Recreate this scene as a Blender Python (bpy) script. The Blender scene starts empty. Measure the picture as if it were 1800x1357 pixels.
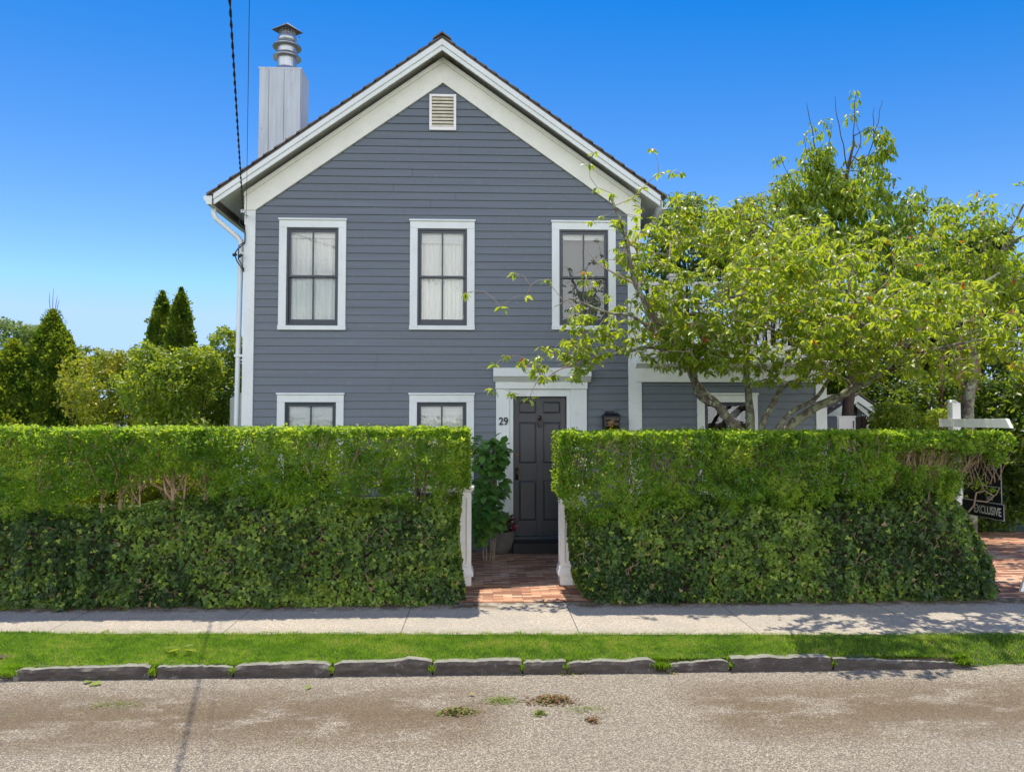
import bpy, math, random
import numpy as np
from mathutils import Vector, Matrix, noise as mnoise
R = math.radians
rng = np.random.default_rng(7)
random.seed(7)
sc = bpy.context.scene
COL = sc.collection

# ------------------------------------------------------------------ camera
F = 1350.0
CAM = Vector((0, 0, 1.84))
PITCH = math.atan(61.5 / F); YAW = math.atan(50 / F)
cd = bpy.data.cameras.new('camera'); cam = bpy.data.objects.new('camera', cd); COL.objects.link(cam)
cam.location = CAM
cam.rotation_euler = (R(90) + PITCH, 0, -YAW)
cd.sensor_width = 36; cd.lens = 36 * F / 1800; cd.clip_start = 0.05; cd.clip_end = 3000
sc.camera = cam
# ------------------------------------------------------------------ world and sun
LIGHT = Vector((0.06, -0.306, -1.0)).normalized()      # the way the sunlight travels
SUND = -LIGHT
elev = math.asin(SUND.z); azim = math.atan2(SUND.x, SUND.y)
FILL_CLOUD = 11.6; FILL_CLOUD_CUT = .38
w = bpy.data.worlds.new('World'); sc.world = w; w.use_nodes = True
nt = w.node_tree; nt.nodes.clear()
sky = nt.nodes.new('ShaderNodeTexSky'); sky.sky_type = 'NISHITA'; sky.sun_disc = False
sky.sun_elevation = elev; sky.sun_rotation = azim
sky.air_density = 1.0; sky.dust_density = 0.0; sky.ozone_density = 3.0; sky.altitude = 0
bg = nt.nodes.new('ShaderNodeBackground'); bg.inputs['Strength'].default_value = 0.15
out = nt.nodes.new('ShaderNodeOutputWorld')
# a deeper, cleaner blue than the plain model gives: a dry polarised summer sky
def wn(t, **kw):
    n = nt.nodes.new(t)
    for k, v in kw.items(): setattr(n, k, v)
    return n
def wm(op, a, b=None, c=None, clamp=False):
    m = wn('ShaderNodeMath', operation=op); m.use_clamp = clamp
    for i, v in enumerate((a, b, c)):
        if v is None: continue
        if isinstance(v, (int, float)): m.inputs[i].default_value = v
        else: nt.links.new(v, m.inputs[i])
    return m.outputs[0]
sp = wn('ShaderNodeSeparateColor'); nt.links.new(sky.outputs[0], sp.inputs[0])
cb = wn('ShaderNodeCombineColor')
g_ = wm('MINIMUM', wm('MULTIPLY', wm('POWER', sp.outputs[1], 1.8), .168), 2.95)
nt.links.new(wm('MINIMUM', wm('ADD', wm('MULTIPLY', wm('MAXIMUM', wm('SUBTRACT', sp.outputs[0], 1.5), 0.0), .85), .03), wm('MULTIPLY', g_, .66)), cb.inputs[0])
nt.links.new(g_, cb.inputs[1])
nt.links.new(wm('MULTIPLY', wm('MAXIMUM', sp.outputs[2], wm('MULTIPLY', g_, 1.40)), .65), cb.inputs[2])
# clouds added behind the camera to light the house front, mirrored in panes
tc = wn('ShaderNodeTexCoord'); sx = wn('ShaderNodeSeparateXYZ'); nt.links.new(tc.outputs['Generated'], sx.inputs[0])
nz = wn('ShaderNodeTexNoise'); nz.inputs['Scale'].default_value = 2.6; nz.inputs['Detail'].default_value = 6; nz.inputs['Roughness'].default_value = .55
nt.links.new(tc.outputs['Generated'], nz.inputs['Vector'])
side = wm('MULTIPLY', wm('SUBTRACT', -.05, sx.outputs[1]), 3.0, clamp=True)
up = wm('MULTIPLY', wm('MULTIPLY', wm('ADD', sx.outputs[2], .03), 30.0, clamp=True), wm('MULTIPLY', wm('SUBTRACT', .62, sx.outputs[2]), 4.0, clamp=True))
cov = wm('MULTIPLY', wm('SUBTRACT', nz.outputs['Fac'], FILL_CLOUD_CUT), 9.0, clamp=True)
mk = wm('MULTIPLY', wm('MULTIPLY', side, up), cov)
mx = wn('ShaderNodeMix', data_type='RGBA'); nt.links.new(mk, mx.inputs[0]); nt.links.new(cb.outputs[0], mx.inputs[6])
mx.inputs[7].default_value = (FILL_CLOUD*.97, FILL_CLOUD*.98, FILL_CLOUD*1.0, 1)
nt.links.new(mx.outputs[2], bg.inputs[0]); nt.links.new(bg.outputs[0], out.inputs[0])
sl = bpy.data.lights.new('sun', 'SUN'); sl.energy = 3.4; sl.angle = R(0.5); sl.color = (1.0, 0.91, 0.77)
so = bpy.data.objects.new('sun', sl); COL.objects.link(so)
so.rotation_euler = LIGHT.to_track_quat('-Z', 'Y').to_euler()
sc.view_settings.view_transform = 'Standard'; sc.view_settings.look = 'None'
sc.view_settings.exposure = 0.80; sc.view_settings.gamma = 1.0; sc.view_settings.use_curve_mapping = False
sc.cycles.max_bounces = 8; sc.cycles.transparent_max_bounces = 12
sc.cycles.diffuse_bounces = 4; sc.cycles.transmission_bounces = 6

# measured points of the place: where a sight line meets a vertical (Y) or level (Z) plane
_M = cam.rotation_euler.to_matrix()
def ray(u, v): return _M @ Vector(((u - 900) / F, (678.5 - v) / F, -1))
def P(u, v, Y=11.0):
    d = ray(u, v); return CAM + d * (Y / d.y)
def G(u, v, Z=0.0):
    d = ray(u, v); return CAM + d * ((Z - CAM.z) / d.z)
def PX(u, Y=11.0, v=740): return P(u, v, Y).x
def PZ(v, Y=11.0, u=850): return P(u, v, Y).z

# ------------------------------------------------------------------ object helpers
def tag(o, label=None, cat=None, group=None, kind=None):
    if label: o['label'] = label
    if cat: o['category'] = cat
    if group: o['group'] = group
    if kind: o['kind'] = kind
    return o
def empty(name, loc, label, cat, group=None, kind=None):
    o = bpy.data.objects.new(name, None); COL.objects.link(o); o.location = loc
    o.empty_display_size = 0.2
    return tag(o, label, cat, group, kind)
class MB:
    """collects shapes in world coordinates; build() links them as ONE mesh object"""
    def __init__(s): s.v = []; s.f = []; s.m = []; s.mi = 0
    def add(s, vs, fs):
        o = len(s.v); s.v += [tuple(p) for p in vs]
        for f in fs: s.f.append(tuple(i + o for i in f)); s.m.append(s.mi)
        return s
    def box(s, x0, x1, y0, y1, z0, z1):
        if x0 > x1: x0, x1 = x1, x0
        if y0 > y1: y0, y1 = y1, y0
        if z0 > z1: z0, z1 = z1, z0
        return s.add([(x0,y0,z0),(x1,y0,z0),(x1,y1,z0),(x0,y1,z0),(x0,y0,z1),(x1,y0,z1),(x1,y1,z1),(x0,y1,z1)],
              [(0,3,2,1),(4,5,6,7),(0,1,5,4),(1,2,6,5),(2,3,7,6),(3,0,4,7)])
    def prism(s, poly, a0, a1, axis='y'):
        """poly: 2D points; axis y -> (x,z), axis x -> (y,z), axis z -> (x,y)"""
        n = len(poly)
        def q(p, a):
            return (p[0], a, p[1]) if axis == 'y' else ((a, p[0], p[1]) if axis == 'x' else (p[0], p[1], a))
        vs = [q(p, a0) for p in poly] + [q(p, a1) for p in poly]
        fs = [tuple(range(n))[::-1], tuple(range(n, 2*n))] + [(i, (i+1) % n, n + (i+1) % n, n + i) for i in range(n)]
        return s.add(vs, fs)
    def tube(s, pts, rad, n=8, caps=True):
        pts = [Vector(p) for p in pts]
        if not hasattr(rad, '__len__'): rad = [rad] * len(pts)
        vs = []; ref = None
        for i, p in enumerate(pts):
            t = (pts[min(i+1, len(pts)-1)] - pts[max(i-1, 0)])
            if t.length < 1e-9: t = Vector((0,0,1))
            t.normalize()
            if ref is None: ref = Vector((0,0,1)) if abs(t.z) < 0.9 else Vector((1,0,0))
            u = t.cross(ref)
            if u.length < 1e-4: u = t.cross(Vector((0.3,1,0.2)))
            u.normalize(); w_ = t.cross(u); ref = u.cross(t)
            for k in range(n):
                a = 2 * math.pi * k / n
                vs.append(p + (u * math.cos(a) + w_ * math.sin(a)) * rad[i])
        fs = []
        for i in range(len(pts) - 1):
            for k in range(n):
                a = i*n + k; b = i*n + (k+1) % n
                fs.append((a, b, b+n, a+n))
        if caps: fs += [tuple(range(n))[::-1], tuple(range((len(pts)-1)*n, len(pts)*n))]
        return s.add(vs, fs)
    def lathe(s, cx, cy, prof, n=28, sy=1.0):
        vs = []; m = len(prof)
        for r, z in prof:
            for k in range(n):
                a = 2*math.pi*k/n; vs.append((cx + r*math.cos(a), cy + r*sy*math.sin(a), z))
        fs = [(i*n+k, i*n+(k+1) % n, (i+1)*n+(k+1) % n, (i+1)*n+k) for i in range(m-1) for k in range(n)]
        fs += [tuple(range(n))[::-1], tuple(range((m-1)*n, m*n))]
        return s.add(vs, fs)
    def build(s, name, mats, parent=None, smooth=False, bevel=0, loc=None):
        me = bpy.data.meshes.new(name)
        off = Vector((0,0,0))
        if parent is not None:
            q = parent
            while q is not None: off = off + q.location; q = q.parent
        elif loc is not None: off = Vector(loc)
        me.from_pydata([(p[0]-off.x, p[1]-off.y, p[2]-off.z) for p in s.v], [], s.f)
        if not isinstance(mats, (list, tuple)): mats = [mats]
        for m in mats: me.materials.append(m)
        if len(mats) > 1: me.polygons.foreach_set('material_index', s.m)
        if smooth: me.polygons.foreach_set('use_smooth', [True]*len(me.polygons))
        me.update()
        o = bpy.data.objects.new(name, me); COL.objects.link(o)
        if parent is not None: o.parent = parent
        elif loc is not None: o.location = loc
        if bevel:
            b = o.modifiers.new('bevel', 'BEVEL'); b.width = bevel; b.segments = 2; b.limit_method = 'ANGLE'
        return o
_dg = None
def text_mesh(name, body, size, mat, parent, loc, rot, extrude=0.004, align='CENTER', sx=1.0, bold=0.0):
    cu = bpy.data.curves.new(name, 'FONT'); cu.body = body; cu.size = size; cu.extrude = extrude
    cu.offset = bold
    cu.align_x = align; cu.align_y = 'CENTER'
    t = bpy.data.objects.new('tmp_text', cu); COL.objects.link(t)
    dg = bpy.context.evaluated_depsgraph_get(); dg.update()
    me = bpy.data.meshes.new_from_object(t.evaluated_get(dg))
    bpy.data.objects.remove(t); bpy.data.curves.remove(cu)
    me.name = name; me.materials.clear(); me.materials.append(mat)
    o = bpy.data.objects.new(name, me); COL.objects.link(o)
    off = Vector((0,0,0)); q = parent
    while q is not None: off = off + q.location; q = q.parent
    o.parent = parent; o.location = Vector(loc) - off; o.rotation_euler = rot; o.scale = (sx, 1, 1)
    return o

# ------------------------------------------------------------------ leaf meshes (numpy)
def nrm(a): return a / np.maximum(np.linalg.norm(a, axis=-1, keepdims=True), 1e-9)
def leaf_mesh(name, tmpl, pos, d, n, size, tint, mat, parent=None, width=None, loc=None):
    """tmpl = (verts, faces); x along the leaf, z its normal. d: leaf directions, n: approximate normals"""
    tv = np.array(tmpl[0], float); tf = tmpl[1]
    N = len(pos); k = len(tv)
    x = nrm(d); y = nrm(np.cross(n, x)); z = np.cross(x, y)
    wd = size if width is None else width
    V = (pos[:, None, :] + tv[None, :, 0:1] * (x * size[:, None])[:, None, :]
         + tv[None, :, 1:2] * (y * wd[:, None])[:, None, :] + tv[None, :, 2:3] * (z * size[:, None])[:, None, :])
    V = V.reshape(-1, 3)
    off = Vector((0,0,0)); q = parent
    while q is not None: off = off + q.location; q = q.parent
    if loc is not None: off = Vector(loc)
    V = V - np.array(off)
    cnt = np.array([len(f) for f in tf]); fl = np.concatenate([np.array(f) for f in tf])
    loops = (fl[None, :] + (np.arange(N) * k)[:, None]).ravel()
    tot = np.tile(cnt, N); start = np.concatenate([[0], np.cumsum(tot)[:-1]])
    me = bpy.data.meshes.new(name)
    me.vertices.add(len(V)); me.vertices.foreach_set('co', V.astype(np.float32).ravel())
    me.loops.add(len(loops)); me.loops.foreach_set('vertex_index', loops.astype(np.int32))
    me.polygons.add(len(tot)); me.polygons.foreach_set('loop_start', start.astype(np.int32))
    try: me.polygons.foreach_set('loop_total', tot.astype(np.int32))
    except Exception: pass
    a = me.attributes.new('tint', 'FLOAT', 'FACE')
    a.data.foreach_set('value', np.repeat(tint, len(tf)).astype(np.float32))
    me.materials.append(mat); me.update(calc_edges=True)
    o = bpy.data.objects.new(name, me); COL.objects.link(o)
    if parent is not None: o.parent = parent
    if loc is not None: o.location = loc
    return o
T_OVAL = ([(0,0,0),(.35,.27,.05),(1,0,-.03),(.35,-.27,.05)], [(0,2,1),(0,3,2)])
T_OVAL6 = ([(0,0,0),(.3,.24,.05),(.72,.2,.03),(1,0,-.06),(.72,-.2,.03),(.3,-.24,.05)], [(0,3,2,1),(0,5,4,3)])
T_LONG = ([(0,0,0),(.3,.17,.02),(.33,0,-.02),(.3,-.17,.02),(.68,.14,-.05),(.7,0,-.1),(.68,-.14,-.05),(1.0,0,-.25)],
          [(0,2,1),(0,3,2),(1,2,5,4),(2,3,6,5),(4,5,7),(5,6,7)])
T_IVY = ([(0,0,-.02),(-.12,.22,.02),(.1,.5,.06),(.32,.24,.03),(.8,0,-.03),(.32,-.24,.03),(.1,-.5,.06),(-.12,-.22,.02),(.22,0,-.03)],
         [(8,0,1),(8,1,2),(8,2,3),(8,3,4),(8,4,5),(8,5,6),(8,6,7),(8,7,0)])
T_BROAD = ([(0,0,0),(.25,.28,.04),(.3,0,-.02),(.25,-.28,.04),(.65,.27,.0),(.7,0,-.06),(.65,-.27,.0),(1.0,0,-.15)],
          [(0,2,1),(0,3,2),(1,2,5,4),(2,3,6,5),(4,5,7),(5,6,7)])
T_SPRAY = ([(0,0,0),(.3,.16,.02),(.55,.06,.03),(.6,.3,.0),(1,0,0),(.6,-.3,0),(.55,-.06,.03),(.3,-.16,.02)],
           [(0,1,2,6,7),(2,3,4),(6,4,5),(2,4,6)][::1])
T_BLADE = ([(0,.06,0),(0,-.06,0),(.6,-.04,.08),(.6,.04,.08),(1,0,.22)], [(0,1,2,3),(3,2,4)])
# ------------------------------------------------------------------ materials
def newmat(name):
    m = bpy.data.materials.new(name); m.use_nodes = True; nt = m.node_tree
    b = nt.nodes['Principled BSDF']; return m, nt, b
def N(nt, t, **kw):
    n = nt.nodes.new(t)
    for k, v in kw.items(): setattr(n, k, v)
    return n
def c4(c): return (c[0], c[1], c[2], 1)
def ramp(nt, fac, stops):
    r = N(nt, 'ShaderNodeValToRGB'); el = r.color_ramp.elements
    el[0].position = stops[0][0]; el[0].color = c4(stops[0][1])
    el[1].position = stops[-1][0]; el[1].color = c4(stops[-1][1])
    for p, c in stops[1:-1]:
        e = el.new(p); e.color = c4(c)
    nt.links.new(fac, r.inputs[0]); return r.outputs[0]
def mix(nt, fac, a, b, mode='MIX'):
    m = N(nt, 'ShaderNodeMix', data_type='RGBA', blend_type=mode)
    for s, v in ((0, fac), (6, a), (7, b)):
        if isinstance(v, (int, float)): m.inputs[s].default_value = v
        elif isinstance(v, tuple): m.inputs[s].default_value = c4(v)
        else: nt.links.new(v, m.inputs[s])
    return m.outputs[2]
def mth(nt, op, a, b=None, c=None, clamp=False):
    m = N(nt, 'ShaderNodeMath', operation=op); m.use_clamp = clamp
    for i, v in enumerate((a, b, c)):
        if v is None: continue
        if isinstance(v, (int, float)): m.inputs[i].default_value = v
        else: nt.links.new(v, m.inputs[i])
    return m.outputs[0]
def coords(nt, scale=(1,1,1)):
    g = N(nt, 'ShaderNodeNewGeometry'); mp = N(nt, 'ShaderNodeMapping'); mp.inputs['Scale'].default_value = scale
    nt.links.new(g.outputs['Position'], mp.inputs[0]); return mp.outputs[0]
def noise(nt, vec, scale, detail=4, rough=.55):
    n = N(nt, 'ShaderNodeTexNoise'); n.inputs['Scale'].default_value = scale
    n.inputs['Detail'].default_value = detail; n.inputs['Roughness'].default_value = rough
    nt.links.new(vec, n.inputs['Vector']); return n.outputs['Fac']
def bump(nt, b, h, strength=.3, dist=.01):
    n = N(nt, 'ShaderNodeBump'); n.inputs['Strength'].default_value = strength; n.inputs['Distance'].default_value = dist
    nt.links.new(h, n.inputs['Height']); nt.links.new(n.outputs[0], b.inputs['Normal'])
def painted(name, c, rough=.5, var=.08, streak=(3, 3, 3), bumpy=.15, dirt=None, dirtamt=.5):
    m, nt, b = newmat(name); v = coords(nt, streak)
    f = noise(nt, v, 2.2, 5)
    lo = tuple(x * (1 - var) for x in c); hi = tuple(min(1, x * (1 + var)) for x in c)
    col = ramp(nt, f, [(.3, lo), (.7, hi)])
    if dirt:
        f2 = noise(nt, coords(nt, (4, 4, 4)), 3, 7, .7)
        mk = ramp(nt, f2, [(.55, (0,0,0)), (.75, (dirtamt,)*3)])
        col = mix(nt, mk, col, dirt)
    nt.links.new(col, b.inputs['Base Color']); b.inputs['Roughness'].default_value = rough
    if bumpy: bump(nt, b, noise(nt, coords(nt, (60, 60, 60)), 3, 3), bumpy, .002)
    return m
def plain(name, c, rough=.5, metal=0.0):
    m, nt, b = newmat(name)
    f = noise(nt, coords(nt), 9, 4)
    nt.links.new(ramp(nt, f, [(.3, tuple(x*.85 for x in c)), (.7, tuple(min(1, x*1.12) for x in c))]), b.inputs['Base Color'])
    b.inputs['Roughness'].default_value = rough; b.inputs['Metallic'].default_value = metal
    return m
def leafmat(name, stops, trans, tfac=.4, rough=.4, spec=.4):
    m, nt, b = newmat(name)
    a = N(nt, 'ShaderNodeAttribute', attribute_name='tint')
    col = ramp(nt, a.outputs['Fac'], stops)
    nt.links.new(col, b.inputs['Base Color']); b.inputs['Roughness'].default_value = rough
    b.inputs['Specular IOR Level'].default_value = spec
    t = N(nt, 'ShaderNodeBsdfTranslucent')
    nt.links.new(ramp(nt, a.outputs['Fac'], trans), t.inputs[0])
    ms = N(nt, 'ShaderNodeMixShader'); ms.inputs[0].default_value = tfac
    nt.links.new(b.outputs[0], ms.inputs[1]); nt.links.new(t.outputs[0], ms.inputs[2])
    nt.links.new(ms.outputs[0], nt.nodes['Material Output'].inputs[0])
    return m
M = {}
M['siding'] = painted('siding_paint', (.115, .139, .163), .5, .10, (.35, .5, 9), .12, (.20, .21, .21), .35)
M['siding_wing'] = M['siding']
M['trim'] = painted('trim_paint', (.69, .73, .71), .5, .05, (2, 2, 1), .1, (.50, .49, .43), .35)
M['rake'] = painted('rake_paint', (.72, .725, .645), .5, .05, (2, 2, 2), .1, (.50, .47, .38), .35)
M['white'] = painted('white_paint', (.78, .77, .74), .45, .04, (2, 2, 1), .1, (.5, .46, .4), .4)
M['sash'] = painted('sash_paint', (.030, .042, .055), .35, .1)
M['door'] = painted('door_paint', (.042, .044, .050), .34, .12, (1, 1, 1), .1)
M['black'] = plain('black_metal', (.012, .012, .013), .4, .3)
M['step'] = plain('dark_step', (.010, .010, .011), .55)
M['bronze'] = plain('aged_bronze', (.10, .07, .05), .4, .8)
M['galv'] = plain('galvanised_metal', (.42, .44, .45), .38, .8)
M['galv_dark'] = plain('dark_galvanised_metal', (.16, .15, .14), .5, .6)
M['fascia_brown'] = plain('brown_fascia', (.085, .065, .050), .6)
M['cable'] = plain('cable_rubber', (.02, .02, .022), .6)
M['cream'] = plain('louvre_cream', (.62, .58, .44), .5)
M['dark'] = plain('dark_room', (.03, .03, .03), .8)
M['number'] = plain('number_metal', (.02, .02, .02), .4)

def m_shingle():
    m, nt, b = newmat('roof_shingle'); v = coords(nt, (1, 6, 1))
    f = noise(nt, v, 2.5, 6, .7)
    nt.links.new(ramp(nt, f, [(.3, (.070, .058, .050)), (.7, (.20, .17, .145))]), b.inputs['Base Color'])
    b.inputs['Roughness'].default_value = .85; bump(nt, b, f, .5, .01); return m
M['shingle'] = m_shingle()
def m_weathered():
    m, nt, b = newmat('weathered_white_boards')
    f = noise(nt, coords(nt, (14, 14, .9)), 1.2, 7, .7)
    col = ramp(nt, f, [(.3, (.40, .43, .46)), (.5, (.48, .52, .55)), (.7, (.56, .60, .63))])
    vo = N(nt, 'ShaderNodeTexVoronoi'); vo.inputs['Scale'].default_value = 5
    nt.links.new(coords(nt, (1.6, 1.6, .8)), vo.inputs['Vector'])
    k = ramp(nt, vo.outputs['Distance'], [(.03, (1,1,1)), (.09, (0,0,0))])
    col = mix(nt, k, col, (.22, .22, .22))
    nt.links.new(col, b.inputs['Base Color']); b.inputs['Roughness'].default_value = .7
    bump(nt, b, f, .3, .004); return m
M['chimney'] = m_weathered()
def m_glass():
    m = bpy.data.materials.new('window_glass'); m.use_nodes = True; nt = m.node_tree; nt.nodes.clear()
    o = N(nt, 'ShaderNodeOutputMaterial'); fr = N(nt, 'ShaderNodeFresnel'); fr.inputs[0].default_value = 1.5
    g = N(nt, 'ShaderNodeBsdfGlossy'); g.inputs['Roughness'].default_value = .0; t = N(nt, 'ShaderNodeBsdfTransparent')
    t.inputs[0].default_value = (.93, .96, .95, 1)
    ms = N(nt, 'ShaderNodeMixShader')
    bp = N(nt, 'ShaderNodeBump'); bp.inputs['Strength'].default_value = .25; bp.inputs['Distance'].default_value = .004
    nt.links.new(noise(nt, coords(nt, (1, 1, 1.6)), 4, 2), bp.inputs['Height']); nt.links.new(bp.outputs[0], g.inputs['Normal'])
    nt.links.new(mth(nt, 'MULTIPLY', fr.outputs[0], 2.4, clamp=True), ms.inputs[0])
    nt.links.new(t.outputs[0], ms.inputs[1]); nt.links.new(g.outputs[0], ms.inputs[2]); nt.links.new(ms.outputs[0], o.inputs[0])
    return m
M['glass'] = m_glass()
def m_lglass():
    m = m_glass(); m.name = 'gold_reflection_glass'
    for n in m.node_tree.nodes:
        if n.type == 'BSDF_TRANSPARENT': n.inputs[0].default_value = (.62, .46, .20, 1)  # amber tint painted into the glass stands in for a golden reflection
        if n.type == 'MATH': n.inputs[1].default_value = .8
    return m
M['lglass'] = m_lglass()
def m_fabric(name, c, tr=.5):
    m, nt, b = newmat(name)
    nt.links.new(ramp(nt, noise(nt, coords(nt, (20, 1, 1)), 2, 3), [(.3, tuple(x*.9 for x in c)), (.7, c)]), b.inputs['Base Color'])
    b.inputs['Roughness'].default_value = .9
    t = N(nt, 'ShaderNodeBsdfTranslucent'); t.inputs[0].default_value = c4(c)
    ms = N(nt, 'ShaderNodeMixShader'); ms.inputs[0].default_value = tr * .4
    nt.links.new(b.outputs[0], ms.inputs[1]); nt.links.new(t.outputs[0], ms.inputs[2]); nt.links.new(ms.outputs[0], nt.nodes['Material Output'].inputs[0])
    return m
M['curtain'] = m_fabric('sheer_curtain', (.95, .94, .89), .15)
M['blind'] = m_fabric('roller_blind', (.92, .92, .9))
M['greyblind'] = m_fabric('grey_inner_blind', (.15, .16, .17))

def m_road():
    m, nt, b = newmat('worn_asphalt')
    g = coords(nt)
    vo = N(nt, 'ShaderNodeTexVoronoi'); vo.inputs['Scale'].default_value = 125; nt.links.new(g, vo.inputs['Vector'])
    sp = N(nt, 'ShaderNodeSeparateColor'); nt.links.new(vo.outputs['Color'], sp.inputs[0])
    col = ramp(nt, sp.outputs[0], [(.0, (.10, .086, .058)), (.35, (.215, .182, .125)), (.6, (.33, .283, .20)), (.85, (.45, .40, .295)), (1, (.58, .525, .40))])
    # dark gaps between the stones
    gap = ramp(nt, vo.outputs['Distance'], [(.35, (0,0,0)), (.75, (.75,)*3)])
    col = mix(nt, gap, col, (.14, .12, .10))
    big = noise(nt, g, .8, 5); col = mix(nt, ramp(nt, big, [(.35, (.25,)*3), (.65, (0,0,0))]), col, (.20, .175, .15))
    # brown dirt patches along the gutter side of the road
    s = N(nt, 'ShaderNodeSeparateXYZ'); nt.links.new(g, s.inputs[0])
    band = mth(nt, 'SUBTRACT', 1.0, mth(nt, 'ABSOLUTE', mth(nt, 'DIVIDE', mth(nt, 'SUBTRACT', s.outputs[1], 5.22), .58)), clamp=True)
    band = mth(nt, 'POWER', band, .6)
    # the photo's patches: left of centre and far right; clean between x = .5 and 1.9
    gx = mth(nt, 'ABSOLUTE', mth(nt, 'DIVIDE', mth(nt, 'SUBTRACT', s.outputs[0], .75), .95))
    gx = mth(nt, 'MULTIPLY', mth(nt, 'SUBTRACT', gx, .55, clamp=True), 2.5, clamp=True)
    pn = noise(nt, coords(nt, (1, 1.9, 1)), 1.9, 9, .72)
    pm = mth(nt, 'MULTIPLY', mth(nt, 'MULTIPLY', band, gx), ramp(nt, pn, [(.38, (0,0,0)), (.50, (1,1,1))]))
    grain = noise(nt, g, 120, 2); dirt = ramp(nt, grain, [(.3, (.070, .050, .026)), (.7, (.17, .125, .070))])
    col = mix(nt, mth(nt, 'MULTIPLY', pm, .95), col, (.58, .48, .35), 'MULTIPLY'); col = mix(nt, mth(nt, 'MULTIPLY', pm, .45), col, dirt)
    # pale dusty streaks
    pale = noise(nt, coords(nt, (.7, 4, 1)), 1.5, 5, .6); col = mix(nt, ramp(nt, pale, [(.66, (0,0,0)), (.80, (.28,)*3)]), col, (.46, .42, .36))
    # mossy green tint in places
    mo = noise(nt, coords(nt, (1, 3, 1)), 2.6, 6, .7); mm = mth(nt, 'MULTIPLY', ramp(nt, mo, [(.60, (0,0,0)), (.72, (.6,)*3)]), band)
    col = mix(nt, mm, col, (.13, .16, .05))
    nt.links.new(col, b.inputs['Base Color']); b.inputs['Roughness'].default_value = .9
    bump(nt, b, mth(nt, 'SUBTRACT', 1.0, vo.outputs['Distance']), .7, .006)
    return m
M['road'] = m_road()
def m_concrete():
    m, nt, b = newmat('exposed_aggregate_concrete'); g = coords(nt)
    vo = N(nt, 'ShaderNodeTexVoronoi'); vo.inputs['Scale'].default_value = 130; nt.links.new(g, vo.inputs['Vector'])
    sp = N(nt, 'ShaderNodeSeparateColor'); nt.links.new(vo.outputs['Color'], sp.inputs[0])
    col = ramp(nt, sp.outputs[0], [(0, (.24, .21, .165)), (.4, (.36, .32, .25)), (.8, (.50, .44, .35)), (1, (.62, .55, .45))])
    f = noise(nt, g, 1.6, 6, .65); col = mix(nt, ramp(nt, f, [(.4, (.5,)*3), (.62, (0,0,0))]), col, (.30, .28, .24))
    s = N(nt, 'ShaderNodeSeparateXYZ'); nt.links.new(g, s.inputs[0])
    fr = mth(nt, 'FRACT', mth(nt, 'DIVIDE', mth(nt, 'ADD', s.outputs[0], 28.62), 1.55))
    j = mth(nt, 'LESS_THAN', fr, .006)
    col = mix(nt, j, col, (.12, .11, .10))
    # moss creeping in from the grass
    e = mth(nt, 'MULTIPLY', mth(nt, 'SUBTRACT', 6.95, mth(nt, 'MULTIPLY_ADD', s.outputs[0], .042, s.outputs[1])), 5, clamp=True)
    col = mix(nt, mth(nt, 'MULTIPLY', e, ramp(nt, noise(nt, g, 9, 5), [(.4, (0,0,0)), (.6, (.6,)*3)])), col, (.15, .19, .05))
    # soil washed out from under the ivy
    e2 = mth(nt, 'MULTIPLY', mth(nt, 'SUBTRACT', s.outputs[1], 7.56), 6, clamp=True)
    col = mix(nt, mth(nt, 'MULTIPLY', e2, ramp(nt, noise(nt, g, 6, 6), [(.42, (0,0,0)), (.58, (.9,)*3)])), col, (.10, .075, .05))
    nt.links.new(col, b.inputs['Base Color']); b.inputs['Roughness'].default_value = .9
    bump(nt, b, vo.outputs['Distance'], .35, .004); return m
M['concrete'] = m_concrete()
def m_brick():
    m, nt, b = newmat('brick_paving'); g = coords(nt)
    br = N(nt, 'ShaderNodeTexBrick'); nt.links.new(g, br.inputs['Vector'])
    br.inputs['Scale'].default_value = 1.0; br.inputs['Brick Width'].default_value = .205; br.inputs['Row Height'].default_value = .062
    br.inputs['Mortar Size'].default_value = .004; br.inputs['Mortar Smooth'].default_value = .3; br.inputs['Bias'].default_value = -.1
    br.inputs['Color1'].default_value = (.0, .0, .0, 1); br.inputs['Color2'].default_value = (1, 1, 1, 1); br.inputs['Mortar'].default_value = (.5, .5, .5, 1)
    col = ramp(nt, br.outputs['Color'], [(0, (.22, .085, .045)), (.35, (.44, .20, .11)), (.7, (.60, .33, .19)), (1, (.60, .49, .37))])
    col = mix(nt, br.outputs['Fac'], col, (.16, .11, .08))
    f = noise(nt, g, 3, 6, .7); col = mix(nt, ramp(nt, f, [(.45, (0,0,0)), (.7, (.6,)*3)]), col, (.16, .10, .07))
    nt.links.new(col, b.inputs['Base Color']); b.inputs['Roughness'].default_value = .8
    bump(nt, b, mth(nt, 'ADD', mth(nt, 'MULTIPLY', br.outputs['Fac'], -1), mth(nt, 'MULTIPLY', noise(nt, g, 40, 3), .3)), .4, .005); return m
M['brick'] = m_brick()
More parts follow.
